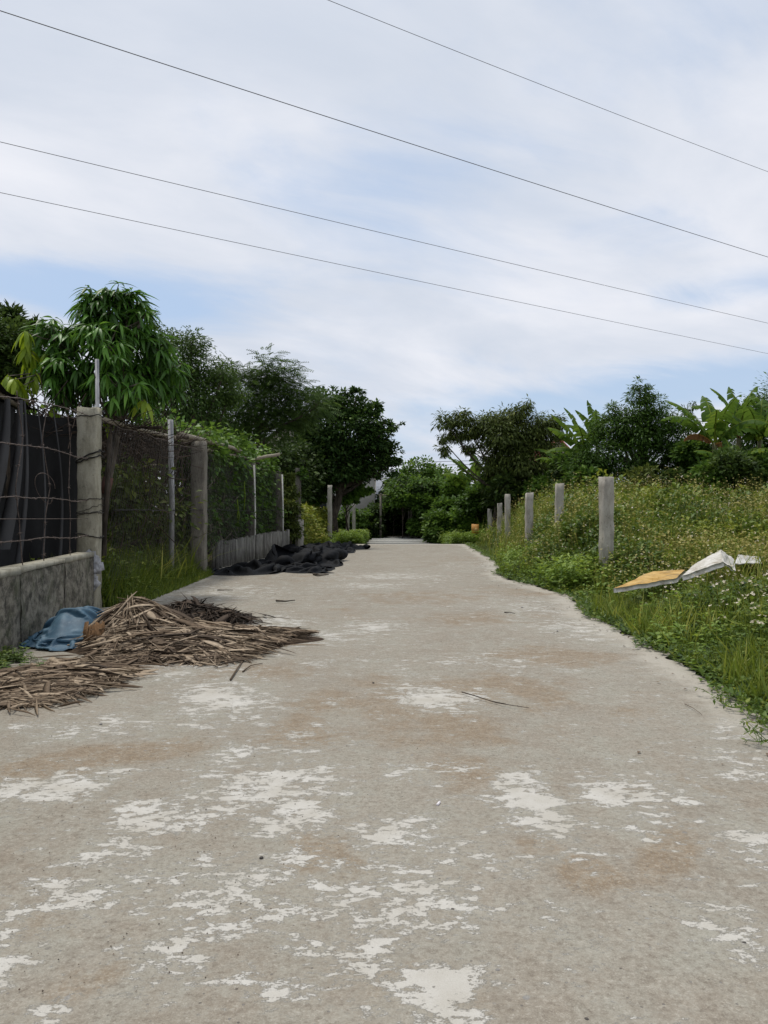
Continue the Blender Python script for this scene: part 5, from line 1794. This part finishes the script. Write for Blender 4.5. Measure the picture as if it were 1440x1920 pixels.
# ------------------------------------------------------------------ cloths, tarp, foam
def relax_sheet(P, rest, steps=260, grav=0.0009, thick=0.004, bend=0.25, under=None):
    """a sheet of grid points P (n, m, 3) squeezed on the ground and relaxed towards its rest lengths, so that it buckles into folds"""
    n, m_ = P.shape[:2]
    prev = P.copy()
    pairs = [((slice(0, -1), slice(None)), (slice(1, None), slice(None)), rest[0], 0.5), ((slice(None), slice(0, -1)), (slice(None), slice(1, None)), rest[1], 0.5),
             ((slice(0, -1), slice(0, -1)), (slice(1, None), slice(1, None)), None, 0.35), ((slice(0, -1), slice(1, None)), (slice(1, None), slice(0, -1)), None, 0.35),
             ((slice(0, -2), slice(None)), (slice(2, None), slice(None)), 'b0', bend), ((slice(None), slice(0, -2)), (slice(None), slice(2, None)), 'b1', bend)]
    Ls = []
    for a_, b_, L_, k_ in pairs:
        if isinstance(L_, np.ndarray):
            Ls.append(L_)
        elif L_ is None:
            d0, d1 = rest[0], rest[1]
            Ls.append(np.sqrt(d0[:, :-1] ** 2 + d1[:-1, :] ** 2))
        elif L_ == 'b0':
            Ls.append(rest[0][:-1] + rest[0][1:])
        else:
            Ls.append(rest[1][:, :-1] + rest[1][:, 1:])
    for it in range(steps):
        vel = (P - prev) * 0.90
        prev = P.copy()
        P = P + vel
        P[..., 2] -= grav
        for sub in range(3):
            for (a_, b_, _, k_), L_ in zip(pairs, Ls):
                d = P[b_] - P[a_]
                l_ = np.linalg.norm(d, axis=-1) + 1e-9
                if isinstance(_, str):
                    f = np.where(l_ < L_ * 0.93, (l_ - L_ * 0.93) / l_, 0)
                else:
                    f = (l_ - L_) / l_
                c = d * (f * 0.5 * k_)[..., None]
                P[a_] += c
                P[b_] -= c
        flo = thick + (under(P[..., 0], P[..., 1]) if under else 0.0)
        low = P[..., 2] < flo
        P[..., 2] = np.maximum(P[..., 2], flo)
        # friction with the ground
        P[..., :2] = np.where(low[..., None], prev[..., :2] * 0.85 + P[..., :2] * 0.15, P[..., :2])
    return P


def heap_cloth(name, label, cat, outline, hmax, mat, seed, over=1.4, peaks=(), n=74, m_=46, grav=0.0009, under=None, zs=1.0, shrink=0.95):
    """a crumpled sheet on the slab; outline: ground points (m) it is bunched into; over: cloth length per metre of ground"""
    rs = np.random.default_rng(seed)
    O = np.array(outline, float)
    c = O.mean(0)
    an = np.arctan2(O[:, 1] - c[1], O[:, 0] - c[0]) % (2 * pi)
    rr = np.linalg.norm(O - c, axis=1)
    ix = np.argsort(an)
    an, rr = an[ix], rr[ix]
    an = np.concatenate([an - 2 * pi, an, an + 2 * pi])
    rr = np.tile(rr, 3)
    U, Vv = np.meshgrid(np.linspace(-1, 1, n), np.linspace(-1, 1, m_), indexing='ij')
    # square to disc, then stretched to the outline
    X_ = U * np.sqrt(np.maximum(0, 1 - Vv * Vv / 2))
    Y_ = Vv * np.sqrt(np.maximum(0, 1 - U * U / 2))
    r_ = np.sqrt(X_ ** 2 + Y_ ** 2)
    th = np.arctan2(Y_, X_) % (2 * pi)
    Rb = np.interp(th, an, rr)
    Rb = Rb * shrink * (1 + 0.05 * np.sin(th * 9 + seed) * r_ + 0.04 * np.sin(th * 17 + seed) * r_)
    Px, Py = c[0] + np.cos(th) * Rb * r_, c[1] + np.sin(th) * Rb * r_
    Z_ = np.zeros_like(Px)
    for q in range(n):
        for w in range(m_):
            x_, y_ = Px[q, w], Py[q, w]
            Z_[q, w] = 0.03 + 0.05 * mnoise.noise(Vector((x_ * 2.2, y_ * 2.2, seed))) + 0.05 * mnoise.noise(Vector((x_ * 5, y_ * 5, seed + 9))) + 0.02 * mnoise.noise(Vector((x_ * 13, y_ * 13, seed + 4)))
    Z_ = np.maximum(0.01, Z_ * (1.1 - r_) * 1.5 * zs)
    for a_, b_, rad, hh in peaks:
        Z_ += hh * np.exp(-((Px - a_) ** 2 + (Py - b_) ** 2) / rad ** 2)
    P = np.stack([Px, Py, Z_], -1)
    flat = P[..., :2]
    e0 = np.linalg.norm(np.diff(flat, axis=0), axis=-1) * over
    e1 = np.linalg.norm(np.diff(flat, axis=1), axis=-1) * over
    P = relax_sheet(P, (e0, e1), grav=grav, under=under)
    V = P.reshape(-1, 3)
    V[:, 2] += 0.004
    T = []
    for q in range(n - 1):
        for w in range(m_ - 1):
            b = q * m_ + w
            T += [[b, b + m_, b + m_ + 1], [b, b + m_ + 1, b + 1]]
    o = Acc().add(V, T).build(name, mat, smooth=True)
    sd_ = o.modifiers.new('smooth', 'SUBSURF')
    sd_.levels = 1
    sd_.render_levels = 1
    return tag(o, label, cat)


def gp(*pts):
    return [gpx(*p) for p in pts]


heap_cloth('black_cloth', 'large crumpled black cloth lying on the slab before the slatted wall', 'cloth',
           gp((405, 1078), (450, 1082), (520, 1073), (560, 1076), (605, 1074), (622, 1066), (600, 1056), (588, 1044)) + [(-1.95, 14.9), (-2.5, 14.4), (-2.75, 13.6), (-2.8, 12.6)], 0.10, M['cloth_black'], 3, 1.22, zs=0.8, peaks=((-2.3, 13.2, .45, .16), (-1.5, 13.3, .45, .15), (-1.95, 13.9, .3, .08)))
heap_cloth('black_cloth', 'smaller black cloth heap just behind the large one', 'cloth',
           gp((560, 1040), (600, 1042), (640, 1039), (648, 1033), (622, 1028)) + [(-1.9, 19.6), (-2.35, 18.5), (-2.2, 17.6)], 0.11, M['cloth_black'], 8, 1.09, zs=0.5, n=60, m_=36, peaks=((-1.8, 18.4, .6, .07),))
heap_cloth('black_cloth', 'farthest black cloth strip at the end of the slab', 'cloth',
           gp((580, 1027), (640, 1032), (662, 1031), (675, 1026), (650, 1023)) + [(-1.6, 23.5), (-2.6, 23.4), (-2.8, 22.4)], 0.10, M['cloth_black'], 12, 1.09, zs=0.5, n=60, m_=36, peaks=((-1.15, 21.6, .5, .10), (-2.0, 22.4, .5, .05)))
heap_cloth('blue_tarp', 'crumpled faded blue tarp between the low wall and the dry stalks', 'tarp',
           [(-2.72, 5.85), (-2.55, 5.60), (-2.3, 5.48), (-2.08, 5.6), (-2.02, 6.0), (-2.12, 6.5), (-2.45, 6.75), (-2.74, 6.45)], 0.11, M['tarp'], 21, 1.5, n=60, m_=60, peaks=((-2.42, 6.05, .32, .15), (-2.2, 6.3, .25, .10)),
           under=lambda x, y: 0.22 * np.exp(-(((x + 2.38) / .24) ** 2 + ((y - 6.02) / .34) ** 2) ** 1.6) + 0.02 * np.sin(x * 31 + y * 9) * np.exp(-((x + 2.4) ** 2 + (y - 6) ** 2) / .1))


# foam boards in the weeds
def board(name, label, corners, th, mats, bend=0.0, seed=0, cat='foam board'):
    """corners: four 3D points of the top face (a,b,c,d); a sheet with thickness and dents"""
    rs = np.random.default_rng(seed)
    A, B, C, D_ = [np.array(c, float) for c in corners]
    n, m_ = 18, 8
    nr = np.cross(B - A, D_ - A)
    nr /= np.linalg.norm(nr)
    if nr[2] < 0:
        nr = -nr
    V = []
    for lay in (0, 1):
        for i_ in range(n + 1):
            for j_ in range(m_ + 1):
                u, v = i_ / n, j_ / m_
                p = (A * (1 - u) + B * u) * (1 - v) + (D_ * (1 - u) + C * u) * v
                rag = 0.016 * mnoise.noise(Vector((u * 6 + seed, v * 5, 3)))
                if j_ in (0, m_):
                    p = p + (D_ - A) * rag * 2.2
                if i_ in (0, n):
                    p = p + (B - A) * rag * 1.6
                p = p + nr * (bend * (4 * u * (1 - u)) + 0.014 * mnoise.noise(Vector((u * 3 + seed, v * 2, 1))) + 0.005 * mnoise.noise(Vector((u * 14 + seed, v * 7, 7))) - (th if lay else 0))
                V.append(p)
    T = []
    mi = []
    o_ = (n + 1) * (m_ + 1)
    for i_ in range(n):
        for j_ in range(m_):
            b = i_ * (m_ + 1) + j_
            T += [[b, b + m_ + 1, b + m_ + 2], [b, b + m_ + 2, b + 1]]
            mi += [0, 0]
            c = b + o_
            T += [[c, c + m_ + 2, c + m_ + 1], [c, c + 1, c + m_ + 2]]
            mi += [1, 1]
    for i_ in range(n):
        for j_ in (0, m_):
            b = i_ * (m_ + 1) + j_
            T += [[b, b + m_ + 1, b + o_ + m_ + 1], [b, b + o_ + m_ + 1, b + o_]]
            mi += [1, 1]
    for j_ in range(m_):
        for i_ in (0, n):
            b = i_ * (m_ + 1) + j_
            T += [[b, b + 1, b + o_ + 1], [b, b + o_ + 1, b + o_]]
            mi += [1, 1]
    return tag(link(name, make_mesh(name, V, T, mats, np.full(len(V), .5), midx=mi)), label, cat)


board('foam_board', 'long yellow foam board with white edge lying in the weeds', [W(1150, 1103, 7.55), W(1268, 1084, 7.7), W(1284, 1068, 8.3), W(1225, 1071, 8.35)], 0.045, [M['foam_y'], M['foam_w']], 0.0, 1)
sk = thing('foam_sack', 'bent white foam sheet with torn plastic tail propped beside the yellow board', 'foam sheet', tuple(W(1330, 1080, 8.0)))
b_ = board('sheet', None, [W(1278, 1080, 7.75), W(1355, 1053, 7.8), W(1352, 1030, 8.2), W(1305, 1056, 8.25)], 0.05, [M['foam_w'], M['foam_w']], 0.0, 2, cat=None)
c_ = board('folded_flap', None, [W(1355, 1053, 7.8), W(1380, 1070, 7.95), W(1376, 1048, 8.4), W(1352, 1030, 8.2)], 0.02, [M['foam_w'], M['foam_w']], 0.0, 4, cat=None)
d_ = board('torn_plastic', None, [W(1378, 1056, 8.3), W(1428, 1056, 8.4), W(1424, 1044, 8.8), W(1384, 1040, 8.7)], 0.008, [M['sack'], M['sack']], 0.0, 6, cat=None)
for q in (b_, c_, d_):
    q.parent = sk
    q.location = -Vector(sk.location)

# ------------------------------------------------------------------ dry stalk heaps
def ribbon(ln, w, curl, twist, seed):
    """dry stalk / husk strip along X, length 1 unit scaled: a shallow channel"""
    rs = np.random.default_rng(seed)
    n = 5
    V, T = [], []
    for i_ in range(n + 1):
        t = i_ / n - 0.5
        ww = w * (1 - 0.75 * abs(t * 2) ** 2.2)
        z = curl * (0.25 - t * t)
        y = 0.12 * curl * sin(t * 5 + twist * 3)
        for k, (sy, sz) in enumerate(((-1, 0.25), (0, 0.12), (1, 0.3), (0, -0.25))):
            V.append([t * ln, y + sy * ww, z + sz * ww * (1 + .3 * sin(t * 6))])
    for i_ in range(n):
        for k in range(4):
            a_, b_ = i_ * 4 + k, i_ * 4 + (k + 1) % 4
            T += [[a_, b_, b_ + 4], [a_, b_ + 4, a_ + 4]]
    return np.array(V), np.array(T)


RIB = [ribbon(1, 0.018, 0.10, 0, 1), ribbon(1, 0.03, 0.12, 1, 2), ribbon(1, 0.014, -0.04, .5, 3), ribbon(1, 0.042, 0.06, 1.5, 4)]


def pile_h(x, y):
    def g(cx, cy, sx, sy, h_, rot=0.0):
        c, s_ = cos(rot), sin(rot)
        dx, dy = x - cx, y - cy
        a_, b_ = (dx * c + dy * s_) / sx, (dy * c - dx * s_) / sy
        return h_ * np.exp(-(a_ * a_ + b_ * b_))
    return g(-1.98, 6.05, .36, .36, .25) + g(-1.5, 5.75, .60, .45, .11) + g(-0.95, 6.05, .5, .20, .045) + g(-1.95, 4.45, .45, .28, .055) + g(-1.45, 5.3, .4, .2, .04)


def pile(label, sampler, n_obj, n_stuff, base_pt, mat, lm, hfun, tmean=0.5, core=True, spread=0.5, name='stalk_heap', lift=1.0, radial=None):
    t = thing(name, label, 'stalk heap', base_pt)
    def gen(n, top):
        x, y = sampler(n)
        fa = np.where(RNG.random(n) < 0.10, 2.6, 1.0)
        x, y = x + RNG.normal(0, .045, n) * fa, y + RNG.normal(0, .05, n) * fa
        hh = hfun(x, y)
        fr = RNG.uniform(0.9, 1.08, n) if top else RNG.random(n) ** 0.5
        z = hh * fr + 0.008 + RNG.random(n) * 0.012
        th = RNG.normal(0.0, spread, n) + np.where(RNG.random(n) < 0.25, RNG.uniform(-1.5, 1.5, n), 0)
        e = 0.05
        gx = (hfun(x + e, y) - hfun(x - e, y)) / (2 * e)
        gy = (hfun(x, y + e) - hfun(x, y - e)) / (2 * e)
        if radial is not None:
            rx_, ry_ = x - radial[0], y - radial[1]
            ra = np.arctan2(ry_, rx_)
            ra = np.where(np.cos(ra) < 0, ra + pi, ra)
            wr = np.exp(-(rx_ ** 2 + ry_ ** 2) / radial[2] ** 2)
            th = th + np.where(RNG.random(n) < wr, np.arctan2(np.sin(ra - th), np.cos(ra - th)) * 0.85, 0)
        dx, dy = np.cos(th), np.sin(th)
        dz = (gx * dx + gy * dy) * 0.85 + RNG.normal(0, 0.05, n) * lift
        X_ = np.stack([dx, dy, dz], -1)
        X_ /= np.linalg.norm(X_, axis=1)[:, None]
        up = np.stack([-gx, -gy, np.ones(n)], -1)
        Y_ = np.cross(up, X_)
        Y_ /= np.linalg.norm(Y_, axis=1)[:, None]
        Z_ = np.cross(X_, Y_)
        rl = RNG.normal(0, .6, n)
        c, s_ = np.cos(rl)[:, None], np.sin(rl)[:, None]
        Y_, Z_ = Y_ * c + Z_ * s_, Z_ * c - Y_ * s_
        ln = lm * RNG.uniform(0.25, 1.3, n) * np.where(RNG.random(n) < .1, 1.5, 1)
        return np.stack([x, y, z], -1), np.stack([X_, Y_, Z_], 2), ln
    P, rot, ln = gen(n_stuff, False)
    a = Acc()
    wh = RNG.integers(0, 4, n_stuff)
    for k in range(4):
        m_ = wh == k
        a.scatter(RIB[k][0], RIB[k][1], P[m_], rot[m_], np.stack([ln[m_], np.full(m_.sum(), .30), np.full(m_.sum(), .30)], -1) * np.array([1, 1, 1]), np.clip(tmean - .08 + RNG.normal(0, .26, m_.sum()) - 0.85 * np.clip(patch_noise(P[m_][:, 0], P[m_][:, 1], 3.2, 4) - 0.5, 0, 1), 0, 1))
    tag(a.build('loose_stalks', M[mat], t), kind='stuff')
    P, rot, ln = gen(n_obj, True)
    ms = []
    for k in range(4):
        for tn in (tmean - .3, tmean, tmean + .25, tmean + .42):
            ms.append(make_mesh('stalk', RIB[k][0] * np.array([1, .75, .75]), RIB[k][1], M[mat], np.full(len(RIB[k][0]), max(0, min(1, tn)))))
    for k in range(n_obj):
        wd_ = random.choice((0.2, 0.25, 0.3, 0.38, 0.45, 0.6, 0.95))
        o = bpy.data.objects.new('stalk', ms[int(RNG.integers(0, 16))])
        COL.objects.link(o)
        o.parent = t
        m4 = Matrix([[rot[k][0][0], rot[k][0][1], rot[k][0][2], 0], [rot[k][1][0], rot[k][1][1], rot[k][1][2], 0], [rot[k][2][0], rot[k][2][1], rot[k][2][2], 0], [0, 0, 0, 1]])
        o.matrix_local = Matrix.Translation(Vector(P[k]) - t.location) @ m4 @ Matrix.Diagonal((ln[k], wd_, wd_, 1))
    if core:
        xs_, ys_ = np.arange(-2.6, 0, .05), np.arange(3.6, 7.4, .05)
        V, Q = grid_mesh(xs_, ys_, lambda X, Y: hfun(X, Y) * 0.86 - 0.018)
        keep = (V[Q][:, :, 2] > -0.004).any(1)
        Q = Q[keep]
        link('dark_core', make_mesh('dark_core', V, Q, M['litter'], smooth=True), t)  # dark brown mound under the stalks, closes the holes between them
    return t


def samp_poly(poly):
    Pn = np.array(poly)

    def inside(x, y):
        r_ = np.zeros(len(x), bool)
        j_ = len(Pn) - 1
        for i_ in range(len(Pn)):
            xi, yi, xj, yj = *Pn[i_], *Pn[j_]
            r_ ^= ((yi > y) != (yj > y)) & (x < (xj - xi) * (y - yi) / (yj - yi + 1e-12) + xi)
            j_ = i_
        return r_

    def f(n):
        X_, Y_ = [], []
        tot_ = 0
        while tot_ < n:
            x = RNG.uniform(Pn[:, 0].min(), Pn[:, 0].max(), n * 2)
            y = RNG.uniform(Pn[:, 1].min(), Pn[:, 1].max(), n * 2)
            ok = inside(x, y)
            X_.append(x[ok])
            Y_.append(y[ok])
            tot_ += ok.sum()
        return np.concatenate(X_)[:n], np.concatenate(Y_)[:n]
    return f


main_poly = [(-2.16, 5.9), (-2.02, 5.5), (-1.8, 5.25), (-1.5, 5.1), (-1.08, 5.1), (-0.98, 5.35), (-0.92, 5.7), (-0.74, 6.1), (-0.72, 6.3), (-1.1, 6.4), (-1.6, 6.55), (-1.95, 6.5), (-2.15, 6.35)]
pile('big heap of dry tan stalks and husks spilling across the slab', samp_poly(main_poly), 298, 6500, (-1.6, 5.7, 0), 'straw', 0.33, pile_h, 0.56, spread=0.6, radial=(-1.98, 6.1, .5))
fr_poly = gp((-180, 1276), (0, 1270), (60, 1260), (130, 1244), (215, 1246), (240, 1262), (200, 1285), (150, 1306), (40, 1326), (-120, 1334))
pile('flatter spread of dry stalks nearest the camera at the left edge', samp_poly(fr_poly), 220, 2600, (-1.9, 4.5, 0), 'straw', 0.30, lambda x, y: pile_h(x, y) * 1.0, 0.42, core=False, spread=0.6)
bh = lambda x, y: 0.13 * np.exp(-(((x + 1.85) / .30) ** 2 + ((y - 7.25) / .30) ** 2)) + 0.09 * np.exp(-(((x + 1.45) / .2) ** 2 + ((y - 6.95) / .2) ** 2))
pile('small dark brown heap of rotten husks behind the tan stalk heap', samp_poly([(-2.2, 7.4), (-2.1, 6.9), (-1.7, 6.75), (-1.3, 6.75), (-1.2, 7.0), (-1.45, 7.3), (-1.8, 7.7)]), 110, 1500, (-1.75, 7.15, 0), 'straw_dark', 0.24, bh, 0.4, core=False, spread=1.2, lift=4)
# brown rotten trunk piece sticking out of the heap
a = Acc()
for k in range(15):
    p = W(158 + 2.8 * k, 1210 - 2 * abs(k - 7) * .5, 5.56 + 0.004 * (k - 7) ** 2 * .3)
    q = W(160 + 2.5 * k, 1170 + RNG.uniform(-5, 6), 5.68)
    a.tube([p, (p + q) / 2 + (0, -0.012 + RNG.normal(0, .004), 0), q], [0.006, 0.009, 0.005], 5)
tag(a.build('banana_stump', M['brickrot']), 'orange-brown fibrous stump piece at the front of the stalk heap', 'stump')

# ------------------------------------------------------------------ litter on the slab
def twig(label, pts, r_, mat='bark', cat='twig', kids=()):
    P = []
    for k, (px, py) in enumerate(pts):
        x_, y_ = gpx(px, py)
        P.append([x_, y_, r_ + 0.004 + 0.006 * (k % 2)])
    a = Acc().tube(P, np.linspace(r_, r_ * 0.4, len(P)), 5)
    for kd in kids:
        a.tube([[*gpx(*kd[0]), r_ + .004], [*gpx(*kd[1]), r_ + .012]], [r_ * .5, r_ * .25], 4)
    return tag(a.build('twig', M[mat]), label, cat)


twig('long thin curved twig lying in the middle of the slab', [(866, 1300), (890, 1309), (930, 1320), (958, 1327), (992, 1330)], 0.0035, kids=(((925, 1318), (948, 1325)),))
twig('short dark stick on the slab right of the black cloths', [(518, 1129), (535, 1131), (553, 1128)], 0.012)
twig('small curled twig by the tip of the large black cloth', [(588, 1079), (600, 1082), (616, 1080)], 0.02)
twig('bent stalk fallen just off the front of the tan heap', [(432, 1278), (445, 1258), (458, 1238), (462, 1226)], 0.006, 'straw')
twig('pale stick standing off the front edge of the stalk heap tail', [(455, 1262), (470, 1252), (492, 1246)], 0.005, 'straw')
twig('thin dry stem on the slab near the right edge foliage', [(1284, 1322), (1300, 1332), (1316, 1342)], 0.002, 'straw')
twig('thin dark twig behind the stalk heap tail', [(480, 1168), (496, 1171), (510, 1172)], 0.006)
twig('small twig left of the short dark stick', [(408, 1108), (422, 1109), (437, 1108)], 0.008)
twig('thin twig lying near the right edge halfway up the slab', [(946, 1150), (956, 1151), (966, 1152)], 0.006)


def pebble(label, px, py, s_, mat='stone', seed=0, cat='stone', name='pebble'):
    rs = np.random.default_rng(seed)
    ph = np.linspace(0.25, pi - .25, 6)
    V, T = [], []
    for i_, p in enumerate(ph):
        for j_ in range(8):
            t = j_ / 8 * 2 * pi
            V.append([sin(p) * cos(t) * rs.uniform(.8, 1.2), sin(p) * sin(t) * rs.uniform(.7, 1.1), cos(p) * 0.6 * rs.uniform(.85, 1.1)])
    V += [[0, 0, .6], [0, 0, -.6]]
    for i_ in range(5):
        for j_ in range(8):
            a_, b_ = i_ * 8 + j_, i_ * 8 + (j_ + 1) % 8
            T += [[a_, a_ + 8, b_ + 8], [a_, b_ + 8, b_]]
    for j_ in range(8):
        T += [[48, j_, (j_ + 1) % 8], [49, 40 + (j_ + 1) % 8, 40 + j_]]
    x_, y_ = gpx(px, py)
    o = link(name, Acc().add(np.array(V) * s_ * 0.65, T).mesh(name, M[mat], True), loc=(x_, y_, s_ * 0.3))
    o.rotation_euler = (0, 0, seed)
    return tag(o, label, cat)


pebble('round pale stone on the slab near the right edge, the farther of two', 979, 1140, 0.020, seed=1)
pebble('small stone on the slab near the right edge, the nearer of two', 1045, 1184, 0.013, seed=2)
pebble('dark small stone mid slab above the large silt stain', 700, 1281, 0.010, 'stone_dark', 3)
pebble('dark clod on the slab in the lower left centre', 490, 1610, 0.010, 'stone_dark', 4)
pebble('flat grey chip at the left under the stalk spread', 189, 1359, 0.012, 'stone', 5)
pebble('dark earthy crumb inside the central white patch', 849, 1707, 0.008, 'stone_dark', 6)
pebble('blue-grey chip set low in the frame right of centre', 933, 1822, 0.010, 'stone', 7)
pebble('dark chip at the very bottom of the frame right of centre', 1100, 1915, 0.010, 'stone_dark', 8)
pebble('dark chip near the right edge low in the frame', 1396, 1772, 0.011, 'stone_dark', 9)
# white plastic tip (butt)
x_, y_ = gpx(822, 1510)
a = Acc()
c0 = np.array([x_, y_, 0.006])
dirv = np.array([0.35, 0.93, 0])
a.tube([c0 - dirv * .014, c0 + dirv * .014], 0.0045, 10)
bt = a.build('cigarette_butt', M['butt'], smooth=False)
tag(bt, 'tiny white cigarette butt lying on the slab in the foreground', 'cigarette butt')

# scattered crumbs of grit and leaf
n = 2600
y = 1.6 * (20 / 1.6) ** RNG.random(n)
x = RNG.uniform(-1, 1, n) * np.minimum(0.55 * y, 2.2)
tet = np.array([[0, 0, 1.1], [1, 0, 0], [-.5, .9, 0], [-.6, -.8, 0]])
tti = np.array([[0, 1, 2], [0, 2, 3], [0, 3, 1]])
a = Acc().scatter(tet, tti, np.stack([x, y, np.full(n, 0.001)], -1), zrot(RNG.uniform(0, 6.3, n), 0.05), RNG.uniform(.0010, .0030, n), RNG.random(n))
tag(a.build('grit', M['straw_dark']), 'fine dark grit and crumbs scattered over the slab', 'grit', kind='stuff')
n = 260
y = RNG.uniform(2.5, 16, n)
x = np.where(RNG.random(n) < .5, xl(y) + np.abs(RNG.normal(0.1, .5, n)), xe(y) - np.abs(RNG.normal(0, .3, n)))
v = rsphere(n)
v[:, 2] = np.abs(v[:, 2]) * .2
a = Acc().scatter(*rhomb(.3, .1, .1), np.stack([x, y, np.full(n, .006)], -1), frames(v), RNG.uniform(.012, .03, n), RNG.random(n))
tag(a.build('fallen_leaves', M['straw']), 'small dry leaf scraps along both slab edges', 'leaves', kind='stuff')


# sprigs sprawling on to the slab at the right
def sprig(label, path, n, sd):
    rs = np.random.default_rng(sd)
    P = np.array([[*gpx(*p), 0.012 + 0.02 * (k % 2)] for k, p in enumerate(path)])
    t = thing('creeping_sprig', label, 'weed', tuple(P[0] * np.array([1, 1, 0])))
    stm = Acc()
    lf = Acc()
    tt_ = np.linspace(0, 1, len(P))
    q = np.linspace(0, 1, 14)
    C = np.stack([np.interp(q, tt_, P[:, k]) for k in range(3)], -1)
    stm.tube(C, np.linspace(.004, .0015, 14), 4)
    for k in range(n):
        u = rs.uniform(.1, 1)
        c = np.array([np.interp(u, tt_, P[:, j]) for j in range(3)])
        v = rs.normal(size=3)
        v[2] = abs(v[2]) * .6
        v /= np.linalg.norm(v)
        e = c + v * rs.uniform(.02, .11)
        stm.tube([c, e], [.002, .001], 3, cap=False)
        m_ = 4
        w_ = rs.normal(size=(m_, 3)) + v
        lf.scatter(*rhomb(.22, .05, .15), np.tile(e, (m_, 1)), frames(w_), rs.uniform(.015, .035, m_), np.clip(rs.normal(.5, .2, m_), 0, 1))
    stm.build('stem', M['weed_lime'], t)
    lf.build('leaves', M['weed'], t)


sprig('leafy weed runner sprawling on to the slab at the right, the upper one', [(1440, 1330), (1400, 1300), (1370, 1285), (1335, 1268)], 30, 1)
sprig('leafy weed runner with wilted tips on the slab, below the upper one', [(1445, 1350), (1400, 1340), (1365, 1330), (1326, 1308)], 34, 2)
sprig('small dark weed tuft on the slab at the right picture edge', [(1450, 1380), (1430, 1368), (1408, 1358)], 20, 3)
sprig('lowest dry weed tuft cut by the right picture edge', [(1455, 1410), (1440, 1402), (1418, 1396)], 14, 4)

# orange marker
p = W(891, 983, 25.0)
zb = float(gz(p[0], 25))
om = thing('marker_post', 'short orange marker with faded face in the weeds by the road end', 'marker', (p[0], 25, zb))
Acc().box((p[0], 25, (zb + p[2] - .2) / 2), (0.09, 0.05, p[2] - .2 - zb)).build('stake', M['bamboo'], om)
a = Acc()
a.box((p[0], 25, p[2] - 0.16), (0.22, 0.14, 0.32), jit=.004, taper=.92)
a.build('marker_head', M['orange'], om)
Acc().box((p[0] + 0.01, 24.915, p[2] - 0.18), (0.10, 0.02, 0.13)).build('faded_face', M['foam_y'], om)

# ------------------------------------------------------------------ overhead cables (parallel, about 8 m up)
def cable(label, a_, b_, zc, r_):
    a_, b_ = np.array(a_, float), np.array(b_, float)
    d = b_ - a_
    t = np.linspace(-1.6, 2.6, 60)
    P = np.stack([a_[0] + d[0] * t, a_[1] + d[1] * t, zc - 0.9 * 0.0 * t + 0.10 * ((t - .5) ** 2 - .25)], -1)
    tag(Acc().tube(P, r_, 5, cap=False).build('power_cable', M['cable'], smooth=True), label, 'cable', 'overhead cables crossing the sky')


def cab_pt(px, py, z):
    D = (z - H) * F / (960 - py)
    return ((px - 720) / F * D, D)


cable('thickest cable, crossing mid sky from the top left corner', cab_pt(0, 20, 8), cab_pt(1440, 482, 8), 8, 0.0070)
cable('middle cable of the lower sky, between the thickest and the lowest', cab_pt(0, 266, 8), cab_pt(1440, 606, 8), 8, 0.0066)
cable('lowest cable, reaching the right edge just above the banana leaves', cab_pt(0, 361, 8), cab_pt(1440, 663, 8), 8, 0.0070)
cable('faint highest cable crossing only the top right of the sky', cab_pt(615, 0, 8), cab_pt(1440, 322, 8), 8, 0.0040)
for lb, y0, y1 in (('upper thin far wire over the centre tree', 868, 864), ('lower thin far wire over the centre tree', 874, 871)):
    Acc_ = Acc().tube([W(600, y0 + 2, 62), W(720, y0, 62), W(880, y1, 62), W(1080, y1 - 6, 62)], 0.02, 4)
    tag(Acc_.build('far_wire', M['cable']), lb, 'cable', 'far wires behind the centre trees')
